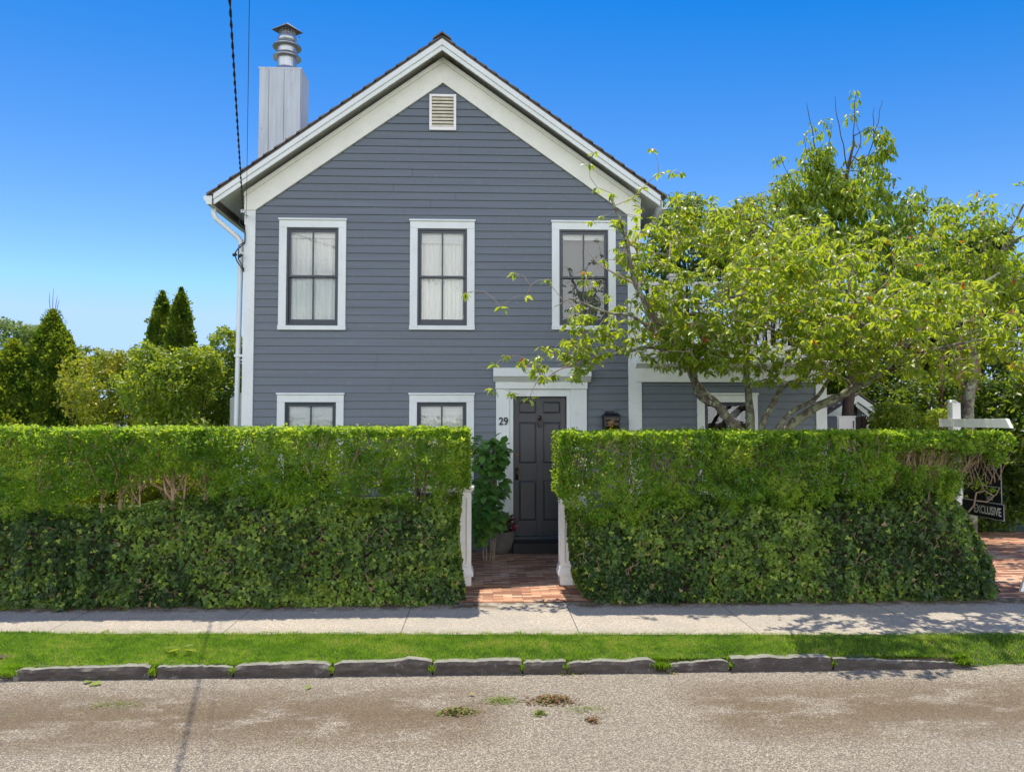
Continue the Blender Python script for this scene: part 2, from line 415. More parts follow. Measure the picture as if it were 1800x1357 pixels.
def m_stone():
    m, nt, b = newmat('kerb_bluestone'); g = coords(nt, (1, 1, 1))
    f = noise(nt, coords(nt, (2, 2, 7)), 2.5, 8, .7)
    col = ramp(nt, f, [(.3, (.030, .023, .018)), (.5, (.055, .044, .036)), (.72, (.11, .095, .08))])
    f2 = noise(nt, g, 7, 6, .75); col = mix(nt, ramp(nt, f2, [(.57, (0,0,0)), (.66, (.55,)*3)]), col, (.26, .25, .23))
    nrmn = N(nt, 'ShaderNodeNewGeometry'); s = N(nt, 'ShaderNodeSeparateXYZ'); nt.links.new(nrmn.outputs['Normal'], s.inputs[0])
    # pale grey-green tops; the darker faces have their shade painted into the colour
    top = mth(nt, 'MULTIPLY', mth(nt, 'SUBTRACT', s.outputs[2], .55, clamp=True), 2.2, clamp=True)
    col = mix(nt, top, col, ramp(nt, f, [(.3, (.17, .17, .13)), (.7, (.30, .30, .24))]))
    nt.links.new(col, b.inputs['Base Color']); b.inputs['Roughness'].default_value = .8; bump(nt, b, f, .6, .012); return m
M['kerb'] = m_stone()
def m_soil(name, a, c, sc_=20):
    m, nt, b = newmat(name); f = noise(nt, coords(nt), sc_, 7, .7)
    nt.links.new(ramp(nt, f, [(.3, a), (.7, c)]), b.inputs['Base Color']); b.inputs['Roughness'].default_value = .95
    bump(nt, b, f, .8, .02); return m
M['soil'] = m_soil('soil', (.035, .025, .017), (.11, .08, .055))
M['yard'] = m_soil('yard_ground', (.04, .055, .02), (.09, .12, .04), 3)
M['turf'] = m_soil('turf_soil', (.05, .075, .02), (.10, .14, .04), 25)
def m_bark(name, stops, lichen=None, sc_=(1,1,1)):
    m, nt, b = newmat(name); f = noise(nt, coords(nt, sc_), 14, 7, .7)
    col = ramp(nt, f, stops)
    if lichen:
        l = noise(nt, coords(nt), 11, 6, .65); col = mix(nt, ramp(nt, l, [(.47, (0,0,0)), (.55, (.9,)*3)]), col, lichen)
        l2 = noise(nt, coords(nt), 17, 3, .5); col = mix(nt, ramp(nt, l2, [(.63, (0,0,0)), (.67, (.9,)*3)]), col, (.46, .45, .38))
    nt.links.new(col, b.inputs['Base Color']); b.inputs['Roughness'].default_value = .9; bump(nt, b, f, .9, .02); return m
M['cherry_bark'] = m_bark('lichened_cherry_bark', [(.3, (.055, .042, .034)), (.7, (.20, .16, .13))], (.26, .29, .17))
M['twig'] = m_bark('twig_bark', [(.3, (.20, .15, .11)), (.7, (.42, .34, .27))])
M['privet_bark'] = m_bark('privet_bark', [(.3, (.20, .13, .075)), (.7, (.42, .30, .18))], None, (1, 1, .4))
M['privet_twig'] = m_bark('privet_twig', [(.3, (.13, .085, .05)), (.7, (.30, .21, .13))])
M['darkbark'] = m_bark('dark_bark', [(.3, (.035, .025, .02)), (.7, (.12, .08, .06))])
M['redbark'] = m_bark('reddish_bark', [(.3, (.07, .03, .02)), (.7, (.22, .11, .07))], None, (1, 1, .3))

M['cherry'] = leafmat('cherry_leaf', [(0, (.055, .11, .014)), (.5, (.125, .200, .024)), (.93, (.20, .27, .035)), (.97, (.30, .10, .02)), (1, (.33, .05, .02))],
                      [(0, (.36, .52, .02)), (.5, (.64, .78, .03)), (.93, (.85, .90, .06)), (.97, (.8, .3, .04)), (1, (.7, .12, .03))], .46, .38)
M['cherry_dark'] = leafmat('dark_cherry_leaf', [(0, (.055, .10, .014)), (.6, (.125, .20, .024)), (.95, (.19, .26, .03)), (1, (.28, .11, .03))],
                      [(0, (.3, .46, .015)), (.6, (.55, .72, .03)), (.95, (.75, .85, .05)), (1, (.6, .25, .03))], .40, .4)
M['privet'] = leafmat('privet_leaf', [(0, (.038, .090, .014)), (.5, (.088, .175, .026)), (.9, (.16, .25, .04)), (1, (.28, .20, .08))],
                      [(0, (.30, .52, .02)), (.5, (.54, .76, .04)), (.9, (.78, .88, .06)), (1, (.7, .55, .15))], .55, .42, .35)
M['ivy'] = leafmat('ivy_leaf', [(0, (.024, .055, .014)), (.4, (.070, .130, .026)), (.7, (.125, .205, .034)), (.86, (.19, .28, .04)), (.95, (.30, .38, .05)), (1, (.30, .22, .11))],
                      [(0, (.10, .20, .012)), (.6, (.3, .46, .02)), (.95, (.6, .75, .04)), (1, (.5, .4, .1))], .28, .42, .3)
M['shrub'] = leafmat('shrub_leaf', [(0, (.045, .095, .012)), (.5, (.115, .19, .02)), (1, (.22, .28, .035))],
                      [(0, (.30, .48, .02)), (.5, (.58, .72, .03)), (1, (.85, .88, .05))], .40, .4)
M['yellowshrub'] = leafmat('yellow_shrub_leaf', [(0, (.08, .12, .012)), (.5, (.18, .22, .02)), (1, (.30, .26, .03))],
                      [(0, (.3, .45, .02)), (.5, (.6, .66, .03)), (1, (.8, .7, .05))], .40, .4)
M['darkleaf'] = leafmat('shade_tree_leaf', [(0, (.025, .050, .010)), (.6, (.065, .110, .018)), (1, (.17, .19, .03))],
                      [(0, (.12, .24, .01)), (.6, (.32, .48, .02)), (1, (.7, .72, .05))], .38, .4)
M['paleleaf'] = leafmat('pale_tree_leaf', [(0, (.05, .10, .03)), (.6, (.10, .17, .05)), (1, (.17, .23, .07))],
                      [(0, (.25, .42, .06)), (1, (.5, .62, .12))], .35, .5)
M['conifer'] = leafmat('conifer_spray', [(0, (.032, .070, .014)), (.5, (.085, .145, .022)), (1, (.20, .26, .04))],
                      [(0, (.14, .28, .01)), (1, (.6, .68, .03))], .40, .6, .15)
M['hydrangea'] = leafmat('hydrangea_leaf', [(0, (.060, .16, .038)), (1, (.16, .32, .065))],
                      [(0, (.16, .40, .03)), (1, (.35, .62, .06))], .3, .35, .5)
M['grass'] = leafmat('grass_blade', [(0, (.075, .13, .010)), (.6, (.19, .28, .022)), (.93, (.30, .36, .05)), (1, (.32, .27, .09))],
                      [(0, (.18, .42, .015)), (.6, (.32, .60, .02)), (1, (.55, .66, .08))], .40, .5)
M['litter'] = leafmat('dry_litter', [(0, (.12, .055, .03)), (.45, (.26, .15, .07)), (.6, (.33, .24, .10)), (.75, (.12, .18, .03)), (1, (.24, .28, .06))],
                      [(0, (.2, .1, .04)), (1, (.3, .4, .06))], .2, .7)
M['redplant'] = leafmat('purple_red_leaf', [(0, (.04, .010, .018)), (.6, (.10, .015, .03)), (1, (.35, .05, .09))],
                      [(0, (.15, .02, .03)), (1, (.5, .08, .1))], .25, .4)
# ------------------------------------------------------------------ the setting
RZ = -0.10
def sheet(name, mat, x0, x1, y0, y1, z, kind='structure', nx=1, ny=1, fz=None):
    m = MB(); vs = []; fs = []
    for j in range(ny + 1):
        for i in range(nx + 1):
            x = x0 + (x1 - x0) * i / nx; y = y0 + (y1 - y0) * j / ny
            vs.append((x, y, z + (fz(x, y) if fz else 0)))
    for j in range(ny):
        for i in range(nx):
            a = j*(nx+1)+i; fs.append((a, a+1, a+nx+2, a+nx+1))
    m.add(vs, fs); o = m.build(name, mat); tag(o, kind=kind); return o
sheet('ground', M['yard'], -1500, 1500, -1500, 1500, -0.16)
tag(MB().box(-60, 60, 7.86, 90, -.3, -0.012).build('yard', M['yard']), kind='structure')
sheet('road', M['road'], -60, 60, -2.0, 6.09, RZ, nx=240, ny=24, fz=lambda x, y: -.012 * math.sin(min(1, max(0, (y+2)/8)) * 3.1))
def ED(x): return 6.72 - .042 * (x - .25)
m = MB(); xs_ = [-60, -12, -6, 0, 6, 12, 60]; q_ = [ED(max(-12, min(12, a))) for a in xs_]
m.add([(a, b, 0) for a, b in zip(xs_, q_)] + [(a, 7.88, 0) for a in xs_], [(i, i+1, i+8, i+7) for i in range(6)])
tag(m.build('sidewalk', M['concrete']), kind='structure')
tag(MB().box(-60, 60, 6.3, 7.92, -.2, -.024).build('sidewalk_base', M['soil']), kind='structure')
bx0, bx1 = PX(815, 8.0), PX(1022, 8.0)
sheet('brick_walk', M['brick'], bx0 - .12, bx1 + .12, 7.885, 9.25, 0.004)
sheet('brick_patio', M['brick'], -1.6, 2.9, 9.25, 11.0, 0.004)
sheet('brick_driveway', M['brick'], 5.0, 9.5, 7.885, 12.5, 0.004)
# the verge: a low mound of turf between the sidewalk and the kerb
def vz(x, y):
    t = (y - 6.05) / (ED(x) - 6.04)
    r = 1 - max(0, (abs(x - 1.4) - 4.6)) * 1.1      # past the last stones it runs down to the road
    r = 1 if -3.55 < x < 3.42 else (max(0, 1 - (x - 3.42) / .7) if x > 0 else max(0, 1 - (-3.55 - x) / .25))
    edge = -.012 if r >= 1 else -.012 * r + (-.125) * (1 - r) * max(0, 1 - t * 1.6)
    if t > 1: return -.012
    return edge + .016 * math.sin(math.pi * min(1, max(0, t))) + .006 * mnoise.noise(Vector((x * 3, y * 3, 0)))
sheet('verge', M['turf'], -12, 12, 6.035, 7.10, 0.0, nx=400, ny=12, fz=vz)
tag(MB().box(-60, -12, 6.07, 7.3, -.2, -.005).box(12, 60, 6.07, 6.9, -.2, -.005).build('verge_beyond', M['turf']), kind='structure')
tag(MB().box(PX(30, 5.98, 1175), PX(1680, 5.98, 1175), 6.02, 6.11, -.2, -.03).build('kerb_bed', M['soil']), kind='structure')
# turf blades: nobody could count them
n = 180000
x = rng.uniform(-4.9, 5.6, n); y = 6.03 + .92 * rng.random(n)
ed = ED(x) + .03 + .012*np.sin(x*9) + .02*np.sin(x*23+1)
keep = (y < ed) & (y > 6.04 + .018*np.sin(x*7) + .012*np.sin(x*19+2)) ; x, y = x[keep], y[keep]; n = len(x)
z = np.array([vz(a, b) for a, b in zip(x, y)])
cl = np.array([.8*mnoise.noise(Vector((a*2.2, b*4, 3))) + .7*mnoise.noise(Vector((a*11, b*17, 5))) for a, b in zip(x, y)])
tall = np.array([max(0, mnoise.noise(Vector((a*5, b*9, 9))) - .25) for a, b in zip(x, y)])
a = rng.uniform(0, 2*np.pi, n); d = np.stack([np.cos(a)*.8, np.sin(a)*.8, .35 + rng.random(n)*.9], 1)
nn = np.stack([np.sin(a)*.3, np.cos(a)*.3, np.ones(n)], 1)
leaf_mesh('grass', T_BLADE, np.stack([x, y, z - .003], 1), d, nn, .018 + .022*rng.random(n) + .05*tall,
          np.clip(.5 + .75*cl + .5*(rng.random(n)-.5), 0, 1) , M['grass'], width=.03 + .03*rng.random(n))
tag(bpy.data.objects['grass'], kind='stuff')
KJ = [18, 268, 410, 583, 760, 918, 996, 1156, 1164, 1284, 1464, 1696]
xs_ = []; ys_ = []; ls_ = []
for u in KJ:
    k = 260 if u not in (1156, 1164, 18, 1696) else 900
    xs_.append(PX(u, 6.0, 1175) + rng.normal(0, .012 if k < 300 else .035, k)); ys_.append(rng.uniform(5.98, 6.08, k)); ls_.append(rng.uniform(.015, .045, k))
k = 16000; xx_ = rng.uniform(PX(20, 6.0, 1175), PX(1700, 6.0, 1175), k); xs_.append(xx_); ys_.append(6.045 + .012*np.sin(xx_*8) + rng.normal(0, .008, k)); ls_.append(rng.uniform(.012, .034, k))
x = np.concatenate(xs_); y = np.concatenate(ys_); L_ = np.concatenate(ls_); n = len(x); a = rng.uniform(0, 2*np.pi, n)
z = np.where(y > 6.035, -.03, -.06) - .02*rng.random(n)
d = np.stack([np.cos(a)*.6, np.sin(a)*.4 - .5, .6 + rng.random(n)*.8], 1); nn = np.stack([np.sin(a)*.3, np.cos(a)*.3 - .4, np.ones(n)], 1)
tag(leaf_mesh('kerb_grass', T_BLADE, np.stack([x, y, z], 1), d, nn, L_*1.4, np.clip(.55 + .5*(rng.random(n) - .5), 0, 1), M['grass'], width=.035 + .03*rng.random(n)), kind='stuff')
# tufts at kerb joints and on the left and right ends
# kerb stones, each a rough slab of its own
KB = [(24, 262), (276, 408), (412, 580), (586, 759), (762, 917), (920, 995), (998, 1153), (1172, 1282), (1286, 1462), (1466, 1690)]
kl = ['long low bluestone kerb slab at the left end of the row', 'short kerb slab between the long left end slab and its chipped neighbour',
      'kerb slab with a pale scar at its upper right corner', 'kerb slab with a curved pale break at its right end, left of centre',
      'smooth dark kerb slab just left of the short block in the middle', 'shortest kerb block, near the middle of the row below the doorway',
      'kerb slab right of the shortest block, its right end crumbling', 'low kerb slab right of the crumbled grassy gap',
      'kerb slab under the first tree shadow, second from the right end', 'long low kerb slab at the right end of the row, sinking into the ground']
rk = random.Random(3)
for i, (u0, u1) in enumerate(KB):
    yf = 5.99 + rk.uniform(-.008, .008) + .0 * i - .01; h0 = rk.uniform(-.012, .006); h1 = h0 + rk.uniform(-.006, .01)
    if i == 0: h0 = -.02
    if i == 3: h1 = .012
    if i == 9: h0 = -.01; h1 = -.055
    if i == 7: h0 = -.035; h1 = -.015
    x0 = PX(u0, yf, 1175); x1 = PX(u1, yf, 1175); nx = int((x1 - x0) / .018); ny, nz = 4, 5
    m = MB(); wd = .065 + rk.random() * .02
    def pt(a, b, c):     # a along, b across (0 front), c up
        t = a; xx = x0 + (x1 - x0) * t
        top = h0 + (h1 - h0) * t
        jag = .010 * mnoise.noise(Vector((xx * 7, i * 5.1, 1))) + .006 * mnoise.noise(Vector((xx * 25, i, 2)))
        endr = min(t, 1 - t) * (x1 - x0)
        top += jag - max(0, .05 - endr) * (.32 if i in (0, 2, 3, 6, 7) else .12)
        if i == 3: top += .016 * math.exp(-((t - .78) / .09) ** 2)
        zz = RZ - .04 + (top - RZ + .04) * c
        yy = yf + wd * b
        if c < 1: yy += (.013 * mnoise.noise(Vector((xx * 6, zz * 14, i * 3.3))) + .008 * mnoise.noise(Vector((xx * 22, zz * 40, i * 3.3)))) * (1 - b) + (.006 * (c - .5))
        else: yy += (.012 + .010 * mnoise.noise(Vector((xx * 12, i, 5)))) * (1 - b)
        return (xx, yy, zz - (.004 if b == 0 and c == 1 else 0))
    vs = []; fs = []; idx = {}
    def gi(a, b, c):
        k = (a, b, c)
        if k not in idx: idx[k] = len(vs); vs.append(pt(a / nx, b / ny, c / nz))
        return idx[k]
    for a in range(nx):
        for c in range(nz):
            fs.append((gi(a,0,c), gi(a+1,0,c), gi(a+1,0,c+1), gi(a,0,c+1))); fs.append((gi(a+1,ny,c), gi(a,ny,c), gi(a,ny,c+1), gi(a+1,ny,c+1)))
        for b_ in range(ny):
            fs.append((gi(a,b_,nz), gi(a+1,b_,nz), gi(a+1,b_+1,nz), gi(a,b_+1,nz)))
    for b_ in range(ny):
        for c in range(nz):
            fs.append((gi(0,b_+1,c), gi(0,b_,c), gi(0,b_,c+1), gi(0,b_+1,c+1))); fs.append((gi(nx,b_,c), gi(nx,b_+1,c), gi(nx,b_+1,c+1), gi(nx,b_,c+1)))
    m.add(vs, fs); tag(m.build('kerb_stone', M['kerb'], loc=(x0, yf, RZ)), kl[i], 'kerb stone', 'rough bluestone kerb slabs along the grass verge')

# ------------------------------------------------------------------ the house
HY = 11.0
house = empty('house', (0, HY, 0), 'grey clapboard gabled house with white trim and low right wing behind the hedges', 'house')
XA = PX(779, HY, 110); SL = .712
XL = PX(428, HY, 560); XR = PX(1127, HY, 640)
hw = (XR - XL) / 2
CBW = .155
YB = 17.5                                              # back of the house
RY = HY - .28                                          # front edge of the roof
ZT = P(776, 62, RY).z                                  # roof top at the ridge
ZFT = P(779, 105, HY).z                                # top of the frieze on the wall (apex)
ZFB = P(780, 148, HY).z                                # bottom of the frieze (siding apex)
EL = PX(369, RY, 352); ER = PX(1167, RY, 355)
LAP = .1115
# openings in the siding: (x0, x1, z0, z1)
def op(u0, u1, v0, v1): 
    return (PX(u0, HY, (v0+v1)/2), PX(u1, HY, (v0+v1)/2), PZ(v1, HY, (u0+u1)/2), PZ(v0, HY, (u0+u1)/2))
W_UP = [op(504, 595, 401, 573), op(734, 821, 403, 573), op(983, 1069, 405, 573)]
zl = .72
W_LO = []
for u0, u1, v in ((501, 591, 707), (733, 820, 707)):
    q = op(u0, u1, v, 760); W_LO.append((q[0], q[1], zl, q[3]))
DOOR = (PX(902, HY, 800), PX(996, HY, 800), .20, PZ(697, HY, 948))
q = op(1238, 1318, 707, 760); W_WING = (q[0], q[1], .85, q[3])
def siding(m, x0, x1, z0, z1, Y, holes=(), gable=None, lap=LAP, zref=0.0, ax='y', sgn=-1):
    """clapboards: each course leans out at its lower edge"""
    k0 = int(math.floor((z0 - zref) / lap)); k = k0
    while zref + k*lap < z1 - 1e-4:
        za = max(z0, zref + k*lap); zb = min(z1, zref + (k+1)*lap)
        xa, xb = x0, x1
        if gable:
            zp = (za + zb) / 2; dz = (gable[1] - zp) / SL
            xa = max(x0, gable[0] - dz - .04); xb = min(x1, gable[0] + dz + .04)
            if xb <= xa: k += 1; continue
        cuts = [(xa, xb)]
        for hx0, hx1, hz0, hz1 in holes:
            if zb > hz0 + .001 and za < hz1 - .001:
                nc = []
                for a, b in cuts:
                    if hx0 > a and hx0 < b: nc.append((a, hx0))
                    if hx1 > a and hx1 < b: nc.append((hx1, b))
                    if hx1 <= a or hx0 >= b: nc.append((a, b))
                cuts = nc
        for a, b in cuts:
            rr = random.Random(k * 131 + int(a * 50)); 
            # long boards with a butt joint here and there
            segs = [a]; 
            if b - a > 2.5: segs.append(a + (b - a) * rr.uniform(.3, .7))
            segs.append(b)
            for s0, s1 in zip(segs[:-1], segs[1:]):
                o = .019 + rr.uniform(-.0015, .0015); i_ = .004; g = .003
                s1b = s1 - (g if s1 != b else 0)
                def pp(x, y, z): return (x, y, z) if ax == 'y' else (y, x, z)
                yo = Y + sgn * o; yi = Y + sgn * i_; yb = Y
                sag = rr.uniform(-.0012, .0012)
                vs = [pp(s0, yo, za), pp(s1b, yo, za + sag), pp(s1b, yi, zb), pp(s0, yi, zb), pp(s0, yb, za), pp(s1b, yb, za + sag), pp(s0, yb, zb), pp(s1b, yb, zb)]
                m.add(vs, [(0,1,2,3), (4,5,1,0), (4,0,3,6), (1,5,7,2), (5,4,6,7), (3,2,7,6)])
        k += 1
zref = PZ(746, HY, 660)
m = MB(); siding(m, XL + .02, XR, .12, ZFB + .02, HY, W_UP + W_LO + [DOOR], (XA, ZFB), zref=zref)
m.build('siding', M['siding'], house)
# wall behind the siding with the openings left out, side and back walls, foundation
def wallgrid(m, x0, x1, z0, z1, Y, th, holes):
    xs = sorted(set([x0, x1] + [h[0] for h in holes] + [h[1] for h in holes])); zs = sorted(set([z0, z1] + [h[2] for h in holes] + [h[3] for h in holes]))
    for i in range(len(xs)-1):
        for j in range(len(zs)-1):
            cx, cz = (xs[i]+xs[i+1])/2, (zs[j]+zs[j+1])/2
            if any(h[0] < cx < h[1] and h[2] < cz < h[3] for h in holes): continue
            m.box(xs[i], xs[i+1], Y + .001, Y + th, zs[j], zs[j+1])
ZE = ZFB - SL * hw                                     # wall head at the eaves
m = MB(); wallgrid(m, XL + .03, XR - .01, .10, ZE, HY, .12, W_UP + W_LO + [DOOR])
m.prism([(XL + .03, ZE), (XR - .03, ZE), (XA, ZFT - .02)], HY + .002, HY + .12)
m.box(XL + .01, XL + .12, HY + .121, YB, .10, ZE + .2); m.box(XR - .12, XR - .01, HY + .121, YB, .10, ZE + .2)
m.prism([(XL + .01, .1), (XR - .01, .1), (XR - .01, ZE), (XA, ZFT - .02), (XL + .01, ZE)], YB, YB + .12)
m.box(XL + .02, XR - .02, HY + .01, YB, -.2, .099)
m.build('wall', M['siding'], house)
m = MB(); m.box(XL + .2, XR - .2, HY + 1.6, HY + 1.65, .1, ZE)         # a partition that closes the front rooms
m.box(XL + .13, XR - .13, HY + .13, HY + 1.59, 2.36, 2.5); m.build('inner_backdrop', M['dark'], house)
m = MB(); siding(m, HY + .03, YB, .12, ZE, XL + .0, (), None, zref=zref, ax='x'); m.build('side_siding', M['siding'], house)
m = MB(); siding(m, HY + .03, YB, .12, ZE, XR, (), None, zref=zref, ax='x', sgn=1); m.build('side_siding', M['siding'], house)
# corner boards
zcb = ZFB - SL * (XA - XL - CBW) + .03
m = MB(); m.box(XL, XL + CBW, HY - .032, HY, .1, zcb); m.box(XL - .002, XL + .03, HY + .001, HY + .12, .1, zcb + .05); m.build('corner_board', M['trim'], house, bevel=.004)
x0c = PX(1104, HY, 640)
m = MB(); m.box(x0c, XR, HY - .032, HY, .1, zcb + .06); m.box(XR - .03, XR + .002, HY + .001, HY + .12, .1, zcb + .05); m.build('corner_board', M['trim'], house, bevel=.004)
# frieze (rake) boards on the wall
m = MB(); dF = ZFT - ZFB
for s in (-1, 1):
    xe = (XA - XL + .002) if s < 0 else (XR - XA + .002)
    a = (XA, ZFT); b = (XA + s*xe, ZFT - SL*xe); c = (XA + s*xe, ZFB - SL*(xe) + (.0)); cc = (XA + s*(xe - CBW), ZFB - SL*(xe - CBW)); d = (XA, ZFB)
    c = (XA + s*xe, cc[1])
    m.prism([a, d, cc, c, b][::s], HY - .045, HY - .003)
    # bed moulding along its top
    t = .055; m.prism([(XA, ZFT + .001), (XA, ZFT - t/.81), (XA + s*xe, ZFT - SL*xe - t/.81), (XA + s*xe, ZFT - SL*xe + .001)][::s], HY - .072, HY - .046)
m.build('frieze_board', M['rake'], house, bevel=.003)
# roof: two slabs, soffit, barge boards, stepped shingle courses
def slope_pt(x, off): return ZT - SL * abs(x - XA) - off
m = MB(); th = .055
for s, E in ((-1, EL), (1, ER)):
    half = abs(E - XA); nc = 21
    run = half / nc
    for k in range(nc):
        xa_, xb_ = k * run, (k + 1) * run + .04
        lift = .022
        p = [(XA + s*xa_, slope_pt(XA + s*xa_, .030)), (XA + s*xb_, slope_pt(XA + s*xb_, .030)), (XA + s*xb_, slope_pt(XA + s*xb_, .030) + lift + .012), (XA + s*xa_, slope_pt(XA + s*xa_, .028) + .004)]
        m.prism(p[::s] if True else p, RY - .035, YB + .35)
# ridge cap
m.prism([(XA - .13, slope_pt(XA - .13, -.012)), (XA, ZT + .012), (XA + .13, slope_pt(XA + .13, -.012)), (XA + .13, slope_pt(XA + .13, -.034)), (XA, ZT + .036), (XA - .13, slope_pt(XA - .13, -.034))], RY - .045, YB + .36)
roof = m.build('roof', M['shingle'], house)
m = MB()
for s, E in ((-1, EL), (1, ER)):
    m.prism([(XA, ZT - .031), (E - s*.02, slope_pt(E, .031)), (E - s*.02, slope_pt(E, .056)), (XA, ZT - .056)][::-s], RY - .02, YB + .3)
m.build('roof_edge', M['fascia_brown'], roof)
m = MB()
zso = ZFT - ZT                                        # soffit level relative to the roof top (vertical)
zs_ = -zso + .002
for s, E in ((-1, EL), (1, ER)):
    m.prism([(XA, ZT - .057), (E - s*.03, slope_pt(E - s*.03, .057)), (E - s*.03, slope_pt(E - s*.03, .115)), (XA + s*.0, ZT - .115)][::-s], RY + .03, YB + .28)
m.build('soffit', M['rake'], house)
m = MB(); zb_top, zb_mid, zb_bot = .057, .145, .215
for s, E in ((-1, EL), (1, ER)):
    e = E - s*.05
    m.prism([(XA, ZT - zb_top), (e, slope_pt(e, zb_top)), (e, slope_pt(e, zb_mid)), (XA, ZT - zb_mid)][::-s], RY - .018, RY + .029)
    m.prism([(XA, ZT - zb_mid - .001), (e, slope_pt(e, zb_mid + .001)), (e, slope_pt(e, zb_bot)), (XA, ZT - zb_bot)][::-s], RY + .0, RY + .028)
m.build('barge_board', M['trim'], house, bevel=.003)
# eave soffit boards back from the gable and brown fascia, gutter and downspout on the left
ge = EL + .03; gz = slope_pt(ge, .115)
m = MB(); m.prism([(ge - .0, slope_pt(ge, .116)), (ge + .028, slope_pt(ge + .028, .116)), (ge + .028, gz - .07), (ge, gz - .07)], RY + .031, YB + .28); m.build('fascia', M['fascia_brown'], house)
gx = ge - .003
m = MB(); prof = [(gx, gz + .035), (gx - .002, gz - .085), (gx - .07, gz - .085), (gx - .085, gz - .045), (gx - .115, gz - .01), (gx - .12, gz + .03), (gx - .105, gz + .03), (gx - .1, gz - .0), (gx - .072, gz - .035), (gx - .062, gz - .07), (gx - .012, gz - .07), (gx - .01, gz + .035)]
m.prism(prof[::-1], RY + .0, YB + .25)
m.prism([(p[0], p[1]) for p in prof[:6]][::-1], RY - .004, RY - .001)
gut = m.build('gutter', M['trim'], house)
m = MB(); yg = RY + .22
p0 = Vector((gx - .05, yg, gz - .08)); pe = Vector((XL - .075, HY + .06, gz - .52))
m.tube([p0, p0 + Vector((0, 0, -.07)), p0 + Vector((.02, .0, -.13)), p0 + Vector((.06, .0, -.17)), pe + Vector((-.06, 0, .07)), pe, pe + Vector((.005, 0, -.1)), (XL - .095, HY + .06, 1.9), (XL - .10, HY + .06, .05)],
       [.036]*9, 10)
ds = m.build('downspout', M['trim'], house, smooth=True)
for z in (gz - .72, 2.75, 1.2): MB().box(XL - .13, XL + .03, HY + .014, HY + .02, z, z + .035).build('strap', M['trim'], ds)
# right side gutter
gr = ER - .03
m = MB(); m.prism([(2*gr - p[0] - 2*(gr - gx) + 2*(gr-gx) if False else gr + (gx - p[0]), p[1]) for p in prof], RY, YB + .25); m.build('gutter', M['trim'], house)
# louvred vent
vx0, vx1, vz0, vz1 = PX(755, HY, 200), PX(802, HY, 200), PZ(231, HY, 779), PZ(168, HY, 779)
m = MB(); t = .036
m.box(vx0, vx1, HY - .045, HY - .005, vz1 - t, vz1); m.box(vx0, vx1, HY - .045, HY - .005, vz0, vz0 + t*1.3)
m.box(vx0, vx0 + t, HY - .045, HY - .005, vz0 + t*1.3, vz1 - t); m.box(vx1 - t, vx1, HY - .045, HY - .005, vz0 + t*1.3, vz1 - t)
vent = m.build('louvre_vent', M['white'], house, bevel=.002)
m = MB(); nl = 9; hh = (vz1 - t - vz0 - t*1.3) / nl
for k in range(nl):
    z = vz0 + t*1.3 + hh * k
    m.add([(vx0+t, HY-.040, z+.004), (vx1-t, HY-.040, z+.004), (vx1-t, HY-.022, z+hh*.82), (vx0+t, HY-.022, z+hh*.82), (vx0+t, HY-.034, z+.0), (vx1-t, HY-.034, z+.0)], [(0,1,2,3), (4,5,1,0)])
m.build('slats', M['cream'], vent)
m = MB(); m.box(vx0 + .01, vx1 - .01, HY - .0215, HY - .0205, vz0 + .02, vz1 - .02); m.build('backing', M['dark'], vent)

